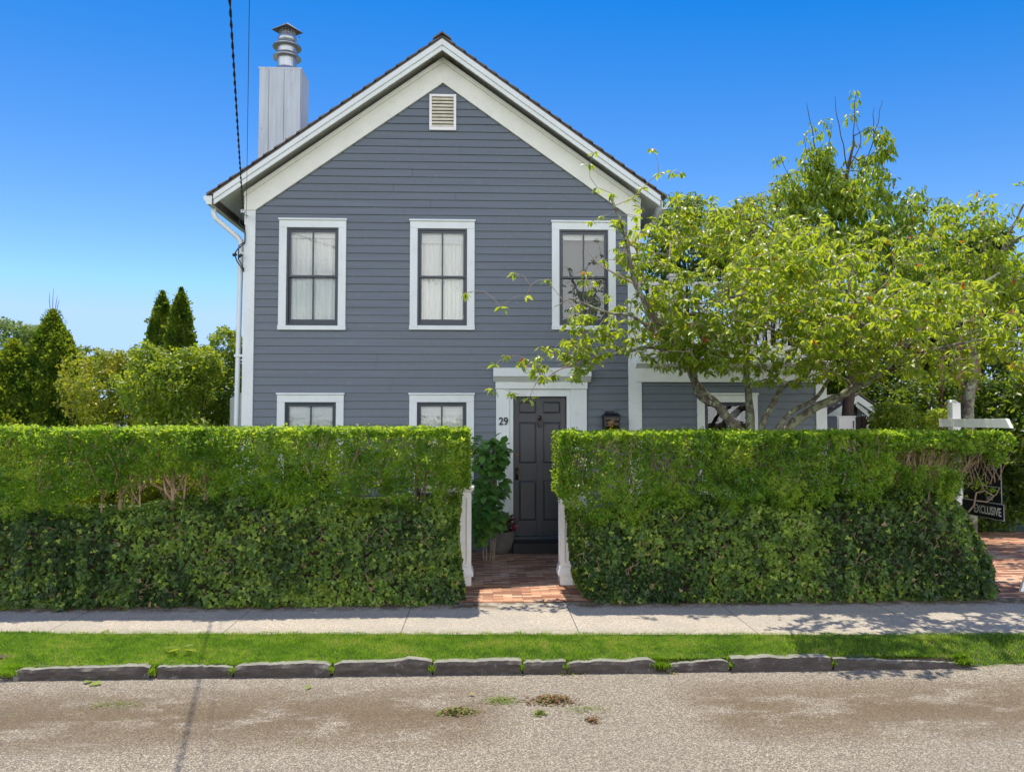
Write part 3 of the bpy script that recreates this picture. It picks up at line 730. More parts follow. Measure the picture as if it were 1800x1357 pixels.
# ------------------------------------------------------------------ windows
def window(hole, parent, Y=HY, curtain='full', label=None, head=.105, side=.108, sill=.062, upper=True, backdrop=None):
    x0, x1, z0, z1 = hole; m = MB(); p = Y - .034
    m.box(x0 - side, x0, p, Y - .001, z0, z1); m.box(x1, x1 + side, p, Y - .001, z0, z1)
    m.box(x0 - side, x1 + side, p - .002, Y - .001, z1, z1 + head)
    m.box(x0 - side - .012, x1 + side + .012, p - .022, Y - .001, z1 + head, z1 + head + .026)
    m.box(x0 - side - .006, x1 + side + .006, p - .016, Y - .001, z0 - sill, z0)
    win = m.build('window', M['trim'], parent, bevel=.003)
    if label: win['label'] = label
    # dark jamb
    m = MB(); j = .024
    m.box(x0, x0 + j, Y - .012, Y + .11, z0, z1); m.box(x1 - j, x1, Y - .012, Y + .11, z0, z1)
    m.box(x0 + j, x1 - j, Y - .012, Y + .11, z1 - j, z1); m.box(x0 + j, x1 - j, Y - .016, Y + .11, z0, z0 + .03); m.build('jamb', M['sash'], win, bevel=.002)
    a, b = x0 + j + .001, x1 - j - .001; c, d = z0 + .031, z1 - j - .001; zm = (c + d) / 2 + .005
    for k, (q0, q1, yy) in enumerate(((c, zm + .015, Y + .035), (zm - .015, d, Y + .004))):
        m = MB(); sw = .030; bot = .065 if k == 0 else .030; tp = .030 if k == 0 else .034
        m.box(a, a + sw, yy, yy + .028, q0, q1); m.box(b - sw, b, yy, yy + .028, q0, q1)
        m.box(a + sw, b - sw, yy, yy + .028, q0, q0 + bot); m.box(a + sw, b - sw, yy, yy + .028, q1 - tp, q1)
        xm = (a + b) / 2; m.box(xm - .011, xm + .011, yy + .004, yy + .024, q0 + bot, q1 - tp)
        m.build('sash', M['sash'], win, bevel=.002)
        m = MB(); y2 = yy + .012; m.add([(a + sw, y2, q0 + bot), (b - sw, y2, q0 + bot), (b - sw, y2, q1 - tp), (a + sw, y2, q1 - tp)], [(0,1,2,3)])
        m.build('pane', M['glass'], win)
    yc = Y + .092
    if curtain in ('full', 'split'):
        m = MB(); n_ = 140; vs = []; rr = random.Random(int(x0*100)); ph = rr.random()*6; rr0 = rr.random()
        fr = [x0 + (x1 - x0) * i / n_ for i in range(n_ + 1)]
        for i, xx in enumerate(fr):
            f_ = .26 + .22*rr0; yy = yc + .011*math.sin(i*f_ + ph + 2.2*math.sin(i*.045 + ph)) + .006*math.sin(i*(f_*2.3) + ph*2)*(.4 + .6*math.sin(i*.03 + ph)**2)
            vs += [(xx, yy, z0 - .02), (xx, yc + (yy - yc)*.6, z1 - .06)]
        m.add(vs, [(2*i, 2*i+2, 2*i+3, 2*i+1) for i in range(n_)]); m.build('curtain', M['curtain'], win, smooth=True)
        m = MB(); m.box(x0 + .03, x1 - .03, Y + .064, Y + .069, z1 - (.135 if curtain == 'full' else .20), z1 - .03); m.build('blind', M['blind'], win)
    elif curtain == 'none':
        m = MB(); m.box(x0 + .03, x1 - .03, Y + .064, Y + .069, z1 - .135, z1 - .03); m.build('blind', M['blind'], win)
        m = MB(); m.box(x0 - .1, x1 + .1, Y + .15, Y + .16, z0 - .1, z1 - .0); m.build('inner_blind', M['greyblind'], win)
    elif curtain == 'shade':
        m = MB(); m.box(x0 + .03, x1 - .03, Y + .065, Y + .07, z0 + .42, z1 - .03); m.build('blind', M['blind'], win)
    return win
window(W_UP[0], house, curtain='full', label='upstairs left window with sheer white curtains')
window(W_UP[1], house, curtain='split', label='upstairs middle window with deep white blind over the curtains')
window(W_UP[2], house, curtain='none', label='upstairs right window reflecting the tree, no curtain')
window(W_LO[0], house, curtain='shade', label='downstairs left window with lowered white shade')
window(W_LO[1], house, curtain='split', label='downstairs window left of the door')

# ------------------------------------------------------------------ the front door and its surround
dx0, dx1, dz0, dz1 = DOOR
su = MB(); pz = PZ(684, HY, 948)
pl0, pl1 = PX(872, HY, 800), dx0 - .055; pr0, pr1 = dx1 + .055, PX(1031, HY, 800)
su.box(pl0, pl1, HY - .055, HY - .001, .10, pz); su.box(pr0, pr1, HY - .055, HY - .001, .10, pz)
su.box(dx0 - .055, dx0, HY - .036, HY - .001, .12, pz - .02); su.box(dx1, dx1 + .055, HY - .036, HY - .001, .12, pz - .02)
su.box(dx0 - .054, dx1 + .054, HY - .037, HY - .001, dz1, pz)
su.box(dx0 - .020, dx0 - .001, HY, HY + .10, .12, dz1); su.box(dx1 + .001, dx1 + .02, HY, HY + .10, .12, dz1); su.box(dx0, dx1, HY + .0, HY + .10, dz1 - .0, dz1 + .02)
zc0, zc1 = PZ(672, HY, 948), PZ(648, HY, 948)
su.box(pl0 - .01, pr1 + .01, HY - .072, HY - .001, pz, zc0)
su.prism([(HY - .073, zc0), (HY - .150, zc0 + .07), (HY - .165, zc0 + .075), (HY - .165, zc1), (HY - .001, zc1 + .012), (HY - .001, zc0)], PX(867, HY, 660), PX(1037, HY, 660), 'x')
su.build('door_surround', M['trim'], house, bevel=.004)
m = MB(); yd = HY + .055
m.box(dx0 + .004, dx1 - .004, yd, yd + .04, dz0 + .005, dz1 - .004)
dw = dx1 - dx0
panels = []
pxs = [(dx0 + .083, dx0 + dw/2 - .047), (dx0 + dw/2 + .047, dx1 - .083)]
dvz = [(727, 706), (815, 742), (916, 845)]
for a, b in pxs:
    for v0, v1 in dvz: panels.append((a, b, PZ(v0, HY, 948), PZ(v1, HY, 948)))
# stiles and rails stand proud of a recessed field, each panel raised inside
fy = yd - .014
xs = [dx0 + .004, pxs[0][0], pxs[0][1], pxs[1][0], pxs[1][1], dx1 - .004]
m.box(xs[0], xs[1], fy, yd - .0005, dz0 + .005, dz1 - .004); m.box(xs[2], xs[3], fy, yd - .0005, dz0 + .005, dz1 - .004); m.box(xs[4], xs[5], fy, yd - .0005, dz0 + .005, dz1 - .004)
zz = [dz0 + .005, panels[2][2], panels[2][3], panels[1][2], panels[1][3], panels[0][2], panels[0][3], dz1 - .004]
for a, b in pxs:
    for k in (0, 2, 4, 6): m.box(a, b, fy, yd - .0005, zz[k], zz[k+1])
for a, b, c, d in panels:
    e = .028
    m.add([(a+.006, yd-.001, c+.006), (b-.006, yd-.001, c+.006), (b-.006, yd-.001, d-.006), (a+.006, yd-.001, d-.006), (a+e, yd-.012, c+e), (b-e, yd-.012, c+e), (b-e, yd-.012, d-e), (a+e, yd-.012, d-e)],
          [(0,1,5,4), (1,2,6,5), (2,3,7,6), (3,0,4,7), (4,5,6,7)])
door = m.build('door', M['door'], house, bevel=.0025)
hx, hz = dx0 + .055, PZ(830, HY, 908)
m = MB(); m.box(hx - .022, hx + .022, fy - .006, fy, hz - .11, hz + .06)
m.tube([(hx, fy, hz + .045), (hx, fy - .045, hz + .035), (hx, fy - .055, hz - .0), (hx, fy - .05, hz - .07), (hx, fy - .004, hz - .10)], [.009, .010, .011, .009, .008], 8)
m.tube([(hx, fy, hz + .03), (hx, fy - .03, hz + .03)], .02, 12); m.build('handle', M['bronze'], door, smooth=True)
m = MB(); hz2 = PZ(800, HY, 908); m.tube([(hx, fy, hz2), (hx, fy - .012, hz2)], .033, 18); m.tube([(hx, fy - .012, hz2), (hx, fy - .02, hz2)], .02, 14); m.build('lock', M['bronze'], door)
m = MB(); kx = (dx0 + dx1)/2; kz = PZ(737, HY, 948)
m.box(kx - .024, kx + .024, fy - .008, fy, kz - .02, kz + .055); m.tube([(kx, fy, kz + .03), (kx, fy - .03, kz + .03)], .013, 10)
m.tube([(kx - .016, fy - .024, kz + .02), (kx - .026, fy - .026, kz - .04), (kx - .02, fy - .022, kz - .09), (kx, fy - .018, kz - .11), (kx + .02, fy - .022, kz - .09), (kx + .026, fy - .026, kz - .04), (kx + .016, fy - .024, kz + .02)], .0095, 8)
m.build('knocker', M['bronze'], door, smooth=True)
m = MB(); m.box(dx0 - .0, dx1 + .0, HY - .035, HY + .09, .155, .198); m.box(dx0, dx1, HY + .0, HY + .09, .10, .154); m.build('threshold', M['sash'], house, bevel=.004)
m = MB(); m.box(dx0 - .012, dx1 + .30, HY - .30, HY - .06, .0045, .145); m.box(dx0 - .0, dx1 + .05, HY - .059, HY - .001, .0045, .15); m.build('step', M['step'], house, bevel=.006)
nx_ = P(885, 741, HY - .056)
text_mesh('house_number', '29', .150, M['number'], house, (nx_.x, HY - .062, nx_.z), (R(90), 0, 0), .006, sx=.92, bold=.0035)

# wall lantern right of the door
lx0, lx1 = PX(1056, HY, 740), PX(1086, HY, 740); lxc = (lx0 + lx1)/2; lz = PZ(730, HY, 1070)
lan = empty('wall_lantern', (lxc, HY - .02, lz), 'black glass sided wall lantern mounted right of the front door', 'lantern')
m = MB(); m.box(lxc - .10, lxc + .10, HY - .036, HY - .018, lz - .06, lz + .09); m.build('mounting_block', M['siding'], lan, bevel=.003)
m = MB(); yl = HY - .16; m.box(lxc - .07, lxc + .07, HY - .05, HY - .037, lz - .02, lz + .065); m.box(lxc - .05, lxc + .05, HY - .13, HY - .051, lz + .015, lz + .05)
m.add([(lxc-.13, yl-.10, lz-.012), (lxc+.13, yl-.10, lz-.012), (lxc+.13, yl+.10, lz-.012), (lxc-.13, yl+.10, lz-.012), (lxc-.085, yl-.06, lz+.03), (lxc+.085, yl-.06, lz+.03), (lxc+.085, yl+.06, lz+.03), (lxc-.085, yl+.06, lz+.03)],
      [(0,3,2,1), (4,5,6,7), (0,1,5,4), (1,2,6,5), (2,3,7,6), (3,0,4,7)])
m.box(lxc - .118, lxc + .118, yl - .088, yl + .088, lz - .03, lz - .0125); m.build('cap', M['black'], lan)
m = MB(); zb = lz - .27
for sx_ in (-1, 1):
    for sy_ in (-1, 1): m.box(lxc + sx_*.105 - .008, lxc + sx_*.105 + .008, yl + sy_*.078 - .008, yl + sy_*.078 + .008, zb, lz - .031)
m.box(lxc - .115, lxc + .115, yl - .088, yl + .088, zb - .025, zb - .001); m.build('cage', M['black'], lan)
m = MB(); m.box(lxc - .103, lxc + .103, yl - .076, yl + .076, zb + .002, lz - .032); m.build('glass', M['lglass'], lan)
m = MB(); m.tube([(lxc, yl, zb), (lxc, yl, zb + .10)], .018, 10); m.lathe(lxc, yl, [(.02, zb + .10), (.04, zb + .14), (.035, zb + .18), (.012, zb + .205)], 12); m.build('bulb', M['cream'], lan, smooth=True)

# ------------------------------------------------------------------ chimney on the left side
CY = 13.0
cx0, cx1 = PX(455, CY, 200), PX(528, CY, 200); cz = PZ(119, CY, 490); cdp = .55
m = MB()
m.mi = 1; m.box(cx0, cx1, CY, CY + cdp, 2.2, cz - .03); m.mi = 0
m.box(cx0 - .012, cx1 + .012, CY - .012, CY + cdp + .012, cz - .035, cz)
bw = (cx1 - cx0)
for i, f in enumerate((0, .235, .60, 1.0)[:-1]):
    f1 = (0, .235, .60, 1.0)[i+1]; m.box(cx0 + bw*f + .0035, cx0 + bw*f1 - .0035, CY - .010, CY - .0005, 2.2, cz - .036)
for i in range(3):
    f, f1 = (0, .40, .72, 1)[i:i+2]; m.box(cx1 + .0005, cx1 + .010, CY + cdp*f + .003, CY + cdp*f1 - .003, 2.2, cz - .036)
chim = m.build('chimney', [M['chimney'], M['dark']], house)
fx, fyy = (cx0 + cx1)/2 + .04, CY + cdp/2
k_ = 13.28 / F
zf = lambda v: PZ(v, fyy, 500)
r = 17*k_
m = MB(); m.lathe(fx, fyy, [(r, cz), (r, zf(78) - .0)], 28); m.lathe(fx, fyy, [(19.5*k_, cz), (19*k_, cz + .03), (r, cz + .10)], 28)
m.build('flue_pipe', M['galv'], chim, smooth=False)
m = MB()
for v, rr in ((103, 24.5), (84, 25)):
    z = zf(v); m.lathe(fx, fyy, [(rr*k_, z - .01), (rr*k_, z), (17.2*k_, z + .075), (17.2*k_, z + .055), (rr*k_*.97, z - .012)], 32)
m.build('storm_collar', M['galv'], chim)
m = MB(); m.lathe(fx, fyy, [(16*k_, zf(78)), (17*k_, zf(70)), (14*k_, zf(64)), (13*k_, zf(60))], 24)
for a in (2.6, .35): m.tube([(fx + 15*k_*math.cos(a), fyy + .1*math.sin(a), zf(72)), (fx + 22*k_*math.cos(a), fyy + .16*math.sin(a), zf(62))], .008, 6)
m.build('flue_neck', M['galv'], chim, smooth=True)
m = MB(); rc = 13.5*k_; z0_, z1_ = zf(64), zf(53)
for i in range(16):
    a = 2*math.pi*i/16; m.tube([(fx + rc*math.cos(a), fyy + rc*math.sin(a), z0_), (fx + rc*math.cos(a), fyy + rc*math.sin(a), z1_)], .004, 4)
for j in range(5):
    z = z0_ + (z1_ - z0_)*j/4; m.tube([(fx + rc*math.cos(2*math.pi*i/20), fyy + rc*math.sin(2*math.pi*i/20), z) for i in range(21)], .004, 4, caps=False)
m.build('spark_screen', M['galv'], chim)
m = MB(); hc = 27*k_/1.22; zc = zf(55); ang = R(57)
cs = [(fx + 1.22*hc*math.cos(ang + math.pi/4 + i*math.pi/2), fyy + 1.22*hc*math.sin(ang + math.pi/4 + i*math.pi/2)) for i in range(4)]
m.add([(c[0], c[1], zc) for c in cs] + [(fx, fyy, zc + .15)] + [(c[0], c[1], zc - .008) for c in cs], [(0,1,4), (1,2,4), (2,3,4), (3,0,4), (8,7,6,5), (0,5,6,1), (1,6,7,2), (2,7,8,3), (3,8,5,0)])
m.build('rain_cap', M['galv_dark'], chim)
# boarded bump-out at the chimney's foot
ax0 = PX(405, 13.0, 720)
m = MB(); za, zb2 = PZ(700, 13.0, 405), PZ(700, 13.0, 405) + .42
m.prism([(ax0, -.1), (XL - .03, -.1), (XL - .03, zb2), (ax0, za)], 13.0 - .02, 14.1)
for i in range(5): 
    xx = ax0 + (XL - .03 - ax0)*i/5; m.box(xx + .004, xx + (XL-.03-ax0)/5 - .004, 12.965, 12.979, -.1, za - .02)
m.build('side_lean_to', M['trim'], house)

# ------------------------------------------------------------------ the low right wing with a roof deck
WX = PX(1452, HY, 720)
wz_s = PZ(672, HY, 1250); wz_c = PZ(648, HY, 1250); wz_t = PZ(636, HY, 1250)
m = MB(); siding(m, XR + .001, WX - .1, .12, wz_s + .02, HY + .0, [W_WING], None, zref=zref); m.build('wing_siding', M['siding'], house)
m = MB(); wallgrid(m, XR, WX - .01, .10, wz_t, HY, .12, [W_WING]); m.box(WX - .12, WX - .01, HY + .121, 15.2, .1, wz_t); m.box(XR, WX - .01, 15.2, 15.3, .1, wz_t)
m.box(XR - .002, WX - .01, HY + .122, 15.19, wz_t - .12, wz_t - .002); m.build('wing_wall', M['siding'], house)
m = MB(); m.box(XR - .075, WX + .0, HY - .045, HY - .001, wz_s, wz_c); 
m.prism([(HY - .046, wz_c), (HY - .13, wz_c + .055), (HY - .145, wz_c + .06), (HY - .145, wz_t), (HY - .001, wz_t + .02), (HY - .001, wz_c)], XR - .095, WX + .1, 'x')
m.build('wing_cornice', M['trim'], house, bevel=.003)
m = MB(); m.box(PX(1433, HY, 720), WX, HY - .034, HY - .001, .1, wz_s - .001); m.build('corner_board', M['trim'], house, bevel=.004)
window(W_WING, house, curtain='open', label='window of the right wing behind the tree stems')
m = MB(); x0, x1, z0, z1 = W_WING; m.box(x1 - .24, x1 - .07, HY + .2, HY + .22, z0, z1 - .1); m.build('inner_panel', M['blind'], house)
m = MB(); m.box(x0 - .6, x1 + .6, HY + .9, HY + .95, .1, wz_t - .13); m.build('inner_backdrop', M['fascia_brown'], house)  # dark backdrop added so the room behind the wing window reads dark
# deck: boards, base panel and railing
m = MB(); m.box(XR + .01, WX - .04, HY + .05, 15.1, wz_t + .021, wz_t + .06); m.build('deck', M['chimney'], house)
m = MB(); dk = HY + .05; pzt = PZ(483, dk, 1185); pzr = pzt - .16
m.box(XR + .02, WX - .05, dk - .02, dk + .02, wz_t + .0615, wz_t + .24)
m.box(XR + .02, WX - .05, dk - .04, dk + .04, pzr, pzr + .05)
xx = XR + .15
while xx < WX - .1: m.box(xx - .018, xx + .018, dk - .018, dk + .018, wz_t + .241, pzr - .001); xx += .125
m.build('deck_railing', M['white'], house, bevel=.003)
for u in (1184, 1300, 1420):
    xx = PX(u, dk, 560); m = MB(); m.box(xx - .055, xx + .055, dk - .056, dk + .054, wz_t + .0615, pzt - .04); m.box(xx - .08, xx + .08, dk - .08, dk + .08, pzt - .04, pzt); m.build('railing_post', M['white'], house, bevel=.004)

# ------------------------------------------------------------------ small shed beyond the wing
SY = 13.0
sx1 = PX(1514, SY, 720); sx0 = PX(1440, SY, 720)
shed = empty('shed', (sx1 - .4, SY, 0), 'small grey clapboard shed with a white edged roof right of the wing', 'shed')
apx, apz = PX(1503, SY, 697), PZ(694, SY, 1503)
ex, ez = PX(1541, SY, 727), PZ(726, SY, 1541)
m = MB(); siding(m, sx0 - .6, PX(1506, SY, 720), .1, PZ(705, SY, 1470), SY, (), None, lap=.115); m.build('siding', M['siding'], shed)
m = MB(); m.box(sx0 - .6, sx1 - .02, SY + .001, SY + 1.8, 0, PZ(704, SY, 1480)); m.build('wall', M['siding'], shed)
m = MB(); m.box(PX(1506, SY, 720), sx1, SY - .03, SY + .0, 0, PZ(712, SY, 1510)); m.build('corner_board', M['trim'], shed)
sl = (ez - apz) / (ex - apx)
m = MB(); lx = sx0 - .6
def rk_(x, o): return apz + sl*(x - apx) - o if x > apx else apz - abs(sl)*.0*(apx - x) - o
m.prism([(apx - .08, apz), (ex, ez), (ex - .02, ez - .10), (apx - .08, apz - .12)][::-1], SY - .24, SY - .20)
m.prism([(apx - .08, apz - .121), (ex - .05, ez - .10), (ex - .13, ez - .17), (apx - .08, apz - .20)][::-1], SY - .19, SY - .15)
m.prism([(lx, apz - .75), (apx - .081, apz - .02), (apx - .081, apz - .14), (lx, apz - .87)][::-1], SY - .24, SY - .20)
m.build('rake_board', M['trim'], shed)
m = MB(); m.prism([(apx - .05, apz + .03), (ex + .02, ez + .025), (ex + .02, ez + .001), (apx - .05, apz + .001)][::-1], SY - .26, SY + 1.9)
m.prism([(lx, apz - .72), (apx - .051, apz + .03), (apx - .051, apz + .001), (lx, apz - .748)][::-1], SY - .26, SY + 1.9); m.build('roof', M['shingle'], shed)
m = MB(); m.box(PX(1450, SY, 730), PX(1488, SY, 730), SY - .04, SY - .02, PZ(731, SY, 1470), PZ(724, SY, 1470)); m.build('lintel', M['trim'], shed)
m = MB(); m.box(PX(1452, SY, 740), PX(1476, SY, 740), SY - .03, SY - .02, 1.0, PZ(732, SY, 1470)); m.build('doorway', M['fascia_brown'], shed)
m = MB(); m.box(PX(1515, 12.6, 740), PX(1523, 12.6, 740), 12.6, 12.7, 0, PZ(732, 12.6, 1510)); tag(m.build('brown_post', M['redbark'], loc=(PX(1519, 12.6), 12.65, 0)), 'brown wooden post standing at the shed corner under its eave', 'post')
BY = 12.2
b0, b1 = PX(1472, BY, 745), PX(1504, BY, 745); bz = PZ(731, BY, 1488)
box = empty('storage_cabinet', ((b0+b1)/2, BY, 0), 'tall white painted cabinet standing in front of the shed', 'cabinet')
m = MB(); m.box(b0, b1, BY, BY + .45, 0, bz - .02); m.box(b0 - .01, b1 + .01, BY - .012, BY + .46, bz - .0195, bz); m.build('case', M['white'], box, bevel=.003)
m = MB(); m.box(b0 + .015, b1 - .015, BY - .016, BY - .001, .06, bz - .03); m.build('door', M['white'], box, bevel=.003)
m = MB(); m.box(b1 - .05, b1 - .04, BY - .035, BY - .017, bz - .2, bz - .08); m.build('handle', M['black'], box)
m = MB(); m.box(b1 + .012, b1 + .10, BY + .02, BY + .44, 0, bz - .015); m.build('side_panel', M['dark'], box)
# pale roofs of neighbours, low behind the left shrubs
for (u0, u1, v, Y, lab) in ((128, 160, 704, 24, 'white gabled house barely showing between the left shrubs'), (-60, 6, 672, 22, 'pale house roof at the far left edge behind the conifer')):
    o = empty('neighbour_house', (PX((u0+u1)/2, Y), Y, 0), lab, 'house'); a, b = PX(u0, Y), PX(u1, Y); z = PZ(v, Y)
    m = MB(); m.box(a, b, Y, Y + 3, -.1, z - .25); m.build('wall', M['white'], o)
    m = MB(); m.prism([(Y - .2, z - .24), (Y + 1.5, z + .1), (Y + 3.2, z - .24), (Y + 3.2, z - .32), (Y - .2, z - .32)], a - .15, b + .15, 'x'); m.build('roof', M['galv'], o)
# ------------------------------------------------------------------ gate posts
def gate_post(xc, label):
    Y0 = 8.66; wd = .24; g = empty('gate_post', (xc, Y0 + wd/2, 0), label, 'gate post', 'white panelled posts either side of the brick walk')
    yc = Y0 + wd/2; h = wd/2
    def sq(m, r, z0, z1, r1=None):
        r1 = r if r1 is None else r1
        m.add([(xc-r, yc-r, z0), (xc+r, yc-r, z0), (xc+r, yc+r, z0), (xc-r, yc+r, z0), (xc-r1, yc-r1, z1), (xc+r1, yc-r1, z1), (xc+r1, yc+r1, z1), (xc-r1, yc+r1, z1)],
              [(0,3,2,1), (4,5,6,7), (0,1,5,4), (1,2,6,5), (2,3,7,6), (3,0,4,7)])
    z0, z1 = .21, 1.04
    m = MB(); sq(m, h - .016, z0, z1)
    s = .052
    for sx in (-1, 1):
        for sy in (-1, 1):
            a, b = sorted((xc + sx*h, xc + sx*(h - s))); c, d = sorted((yc + sy*h, yc + sy*(h - s))); m.box(a, b, c, d, z0, z1)
    for za, zb in ((z0, z0 + .05), (z1 - .06, z1)):
        m.box(xc - h + s, xc + h - s, yc - h + .001, yc - h + .0155, za, zb); m.box(xc - h + s, xc + h - s, yc + h - .0155, yc + h - .001, za, zb)
        m.box(xc - h + .001, xc - h + .0155, yc - h + s, yc + h - s, za, zb); m.box(xc + h - .0155, xc + h - .001, yc - h + s, yc + h - s, za, zb)
    m.build('shaft', M['white'], g, bevel=.003)
    m = MB(); sq(m, h + .002, .006, .11); m.build('plinth', M['white'], g, bevel=.004)
    m = MB(); sq(m, h + .026, .1105, .135); sq(m, h + .026, .1355, .209, h + .004); m.build('base_moulding', M['white'], g, bevel=.004)
    m = MB(); sq(m, h + .002, z1 + .001, z1 + .03, h + .028); sq(m, h + .032, z1 + .0305, z1 + .065); m.build('cap', M['white'], g, bevel=.004)
gate_post(PX(828, 8.66, 950) - .12, 'white panelled gate post left of the brick walk, half in the ivy')
gate_post(PX(985, 8.66, 950) + .12, 'white panelled gate post right of the brick walk, half in the ivy')

# ------------------------------------------------------------------ hedges and ivy
def interp(xs, ys, x): return np.interp(x, xs, ys)
def fbm(x, y, f, s=0.0):
    return np.sin(x*f + s*1.3) * .5 + np.sin(x*f*2.3 + y*f*1.7 + s) * .3 + np.sin(y*f*3.1 - x*f*1.1 + s*2) * .2
def vnoise(p, f, seed=0.0):
    return np.array([mnoise.noise(Vector((a[0]*f + seed, a[1]*f, a[2]*f))) for a in p])
def rand_dirs(n): return nrm(rng.normal(size=(n, 3)))
def foliage(name, pos, outn, tmpl, smin, smax, mat, parent, up=.5, outw=.7, rnd=.9, tint=None, droop=0.0, wfac=1.0):
    n = len(pos)
    nn = nrm(outn*outw + np.array([0,0,up]) + rand_dirs(n)*rnd)
    d = nrm(np.cross(nn, rand_dirs(n))); d[:, 2] -= droop; d = nrm(d)
    s = rng.uniform(smin, smax, n)
    t = np.clip(rng.random(n) if tint is None else tint, 0, 1)
    return leaf_mesh(name, tmpl, pos, d, nn, s, t, mat, parent, width=s*wfac)
def px_line(pts, Y):
    """measured outline points (u, v) on the plane Y as arrays x, z"""
    q = [P(u, v, Y) for u, v in pts]; return np.array([a.x for a in q]), np.array([a.z for a in q])
FY, BYK = 7.82, 8.76                                   # front and back of the clipped hedge
def hedge(label, x0, x1, ztop, bottom, holes, parent_loc, slabx=None, end='right', n_front=36000, stems=(), twigs=()):
    """bottom = (xs, zs) arrays; leaves fill a shell of the clipped shape"""
    h = empty('privet_hedge', parent_loc, label, 'hedge', 'clipped privet hedges along the sidewalk')
    bx, bz = bottom
    pos = []; outn = []; tint = []
    # front face
    n = n_front
    x = rng.uniform(x0, x1, n); zb = np.interp(x, bx, bz) + .035*fbm(x, x, 9) + .02*np.sin(x*31) + .16*vnoise(np.stack([x, x*0, x*0], 1), 5.3, 2)
    t = rng.random(n); z = zb + (ztop - zb)*t
    dep = rng.exponential(.06, n); dep = np.minimum(dep, .32)
    pv = np.stack([x, np.zeros(n), z*1.3], 1)
    bul = .035*fbm(x, z, 2.4, 1) + .075*vnoise(pv, 5, 1) + .07*vnoise(pv, 12, 4)
    rt = np.clip((z - (ztop - .10))/.10, 0, 1); rb = np.clip((zb + .10 - z)/.10, 0, 1)
    y = FY - bul + dep + .09*rt**2 + .10*rb**2
    keep = np.ones(n, bool)
    nz = 2.2*vnoise(pv, 4, 9) + 1.2*vnoise(pv, 11, 2)
    keep &= ~((nz > .55) & (rng.random(n) < .8)); keep &= (dep < .16) | (rng.random(n) < .4)      # thin places that show twigs
    for hx0, hx1, hz0, hz1 in holes:
        e = ((x - (hx0+hx1)/2)/((hx1-hx0)/2))**2 + ((z - (hz0+hz1)/2)/((hz1-hz0)/2))**2
        keep &= ~((e + .4*nz < 1.0) & (rng.random(n) < .96))
    if end == 'left': y = y + .10*np.clip(1 - (x - x0)/.10, 0, 1)**2
    if end == 'right': y = y + .10*np.clip(1 - (x1 - x)/.10, 0, 1)**2
    pos.append(np.stack([x, y, z], 1)[keep]); outn.append(np.tile([0, -1, 0], (keep.sum(), 1)))
    topb = np.clip((z - ztop + .16)/.16, 0, 1)
    tint.append((.46 + .7*vnoise(pv, 2.3, 5) + .5*vnoise(pv, 9, 8) + .4*(rng.random(n) - .5))[keep])
    # top
    n = int((x1 - x0) * 6500); x = rng.uniform(x0, x1, n); y = FY + .05 + (BYK - FY - .08)*rng.random(n)**1.25
    z = ztop - np.minimum(rng.exponential(.030, n), .2) + .008*fbm(x, y, 14) + .010*fbm(x, y, 3.3, 5) + (rng.random(n) < .012)*rng.random(n)*.05
    z -= .05*np.clip(1 - (y - FY)/.10, 0, 1)**2; z += .035*vnoise(np.stack([x, y, z], 1), 6, 5)
    pos.append(np.stack([x, y, z], 1)); outn.append(np.tile([0, 0, 1.], (n, 1))); tint.append(.48 + .2*fbm(x, y, 5) + .4*(rng.random(n)-.5))
    # back and the end by the walk (and the free end)
    n = int((x1 - x0)*2600); x = rng.uniform(x0, x1, n); zb = np.interp(x, bx, bz) + .03; z = zb + (ztop - zb)*rng.random(n)
    y = BYK - np.minimum(rng.exponential(.06, n), .3) + .03*fbm(x, z, 4)
    keep = np.ones(n, bool)
    for hx0, hx1, hz0, hz1 in holes:
        e = ((x - (hx0+hx1)/2)/((hx1-hx0)/2))**2 + ((z - (hz0+hz1)/2)/((hz1-hz0)/2))**2; keep &= ~((e < 1.1) & (rng.random(n) < (.8 if end == 'right' else 0)))
    pos.append(np.stack([x, y, z], 1)[keep]); outn.append(np.tile([0, 1., 0], (keep.sum(), 1))); tint.append((.4 + .5*(rng.random(n)-.5))[keep])
    xe, sgn = (x0, -1) if end == 'left' else (x1, 1)
    n = 9000; y = rng.uniform(FY + .05, BYK, n); zb = np.interp(xe, bx, bz); z = zb + (ztop - zb)*rng.random(n)
    x = xe - sgn*np.minimum(rng.exponential(.05, n), .3) + sgn*(.02*fbm(y, z, 5) - .05*np.clip((z - ztop + .1)/.1, 0, 1)**2)
    pos.append(np.stack([x, y, z], 1)); outn.append(np.tile([sgn*1., 0, 0], (n, 1))); tint.append(.42 + .5*(rng.random(n)-.5))
    # loose inner leaves
    n = int((x1-x0)*1500); x = rng.uniform(x0+.1, x1-.1, n); y = rng.uniform(FY+.15, BYK-.15, n); zb = np.interp(x, bx, bz) + .12; z = zb + (ztop - zb)*rng.random(n)
    keep = np.ones(n, bool)
    for hx0, hx1, hz0, hz1 in holes: keep &= ~((x > hx0) & (x < hx1) & (z < hz1))
    pos.append(np.stack([x, y, z], 1)[keep]); outn.append(np.tile([0, 0, 1.], (keep.sum(), 1))); tint.append((.3 + .4*(rng.random(n)-.5))[keep])
    if end == 'left':
        for u, v, s1, s2, k in ((1718, 846, .04, .05, 90), (1738, 862, .04, .02, 50), (1676, 835, .06, .10, 500), (1682, 800, .07, .06, 300)):
            c = P(u, v, FY + .25); pos.append(np.stack([rng.normal(c.x, s1, k), rng.normal(c.y, .06, k), rng.normal(c.z, s2, k)], 1)); outn.append(np.tile([0, -1., .3], (k, 1))); tint.append(.25 + .5*rng.random(k))
    pos = np.concatenate(pos); outn = np.concatenate(outn); tint = np.concatenate(tint)
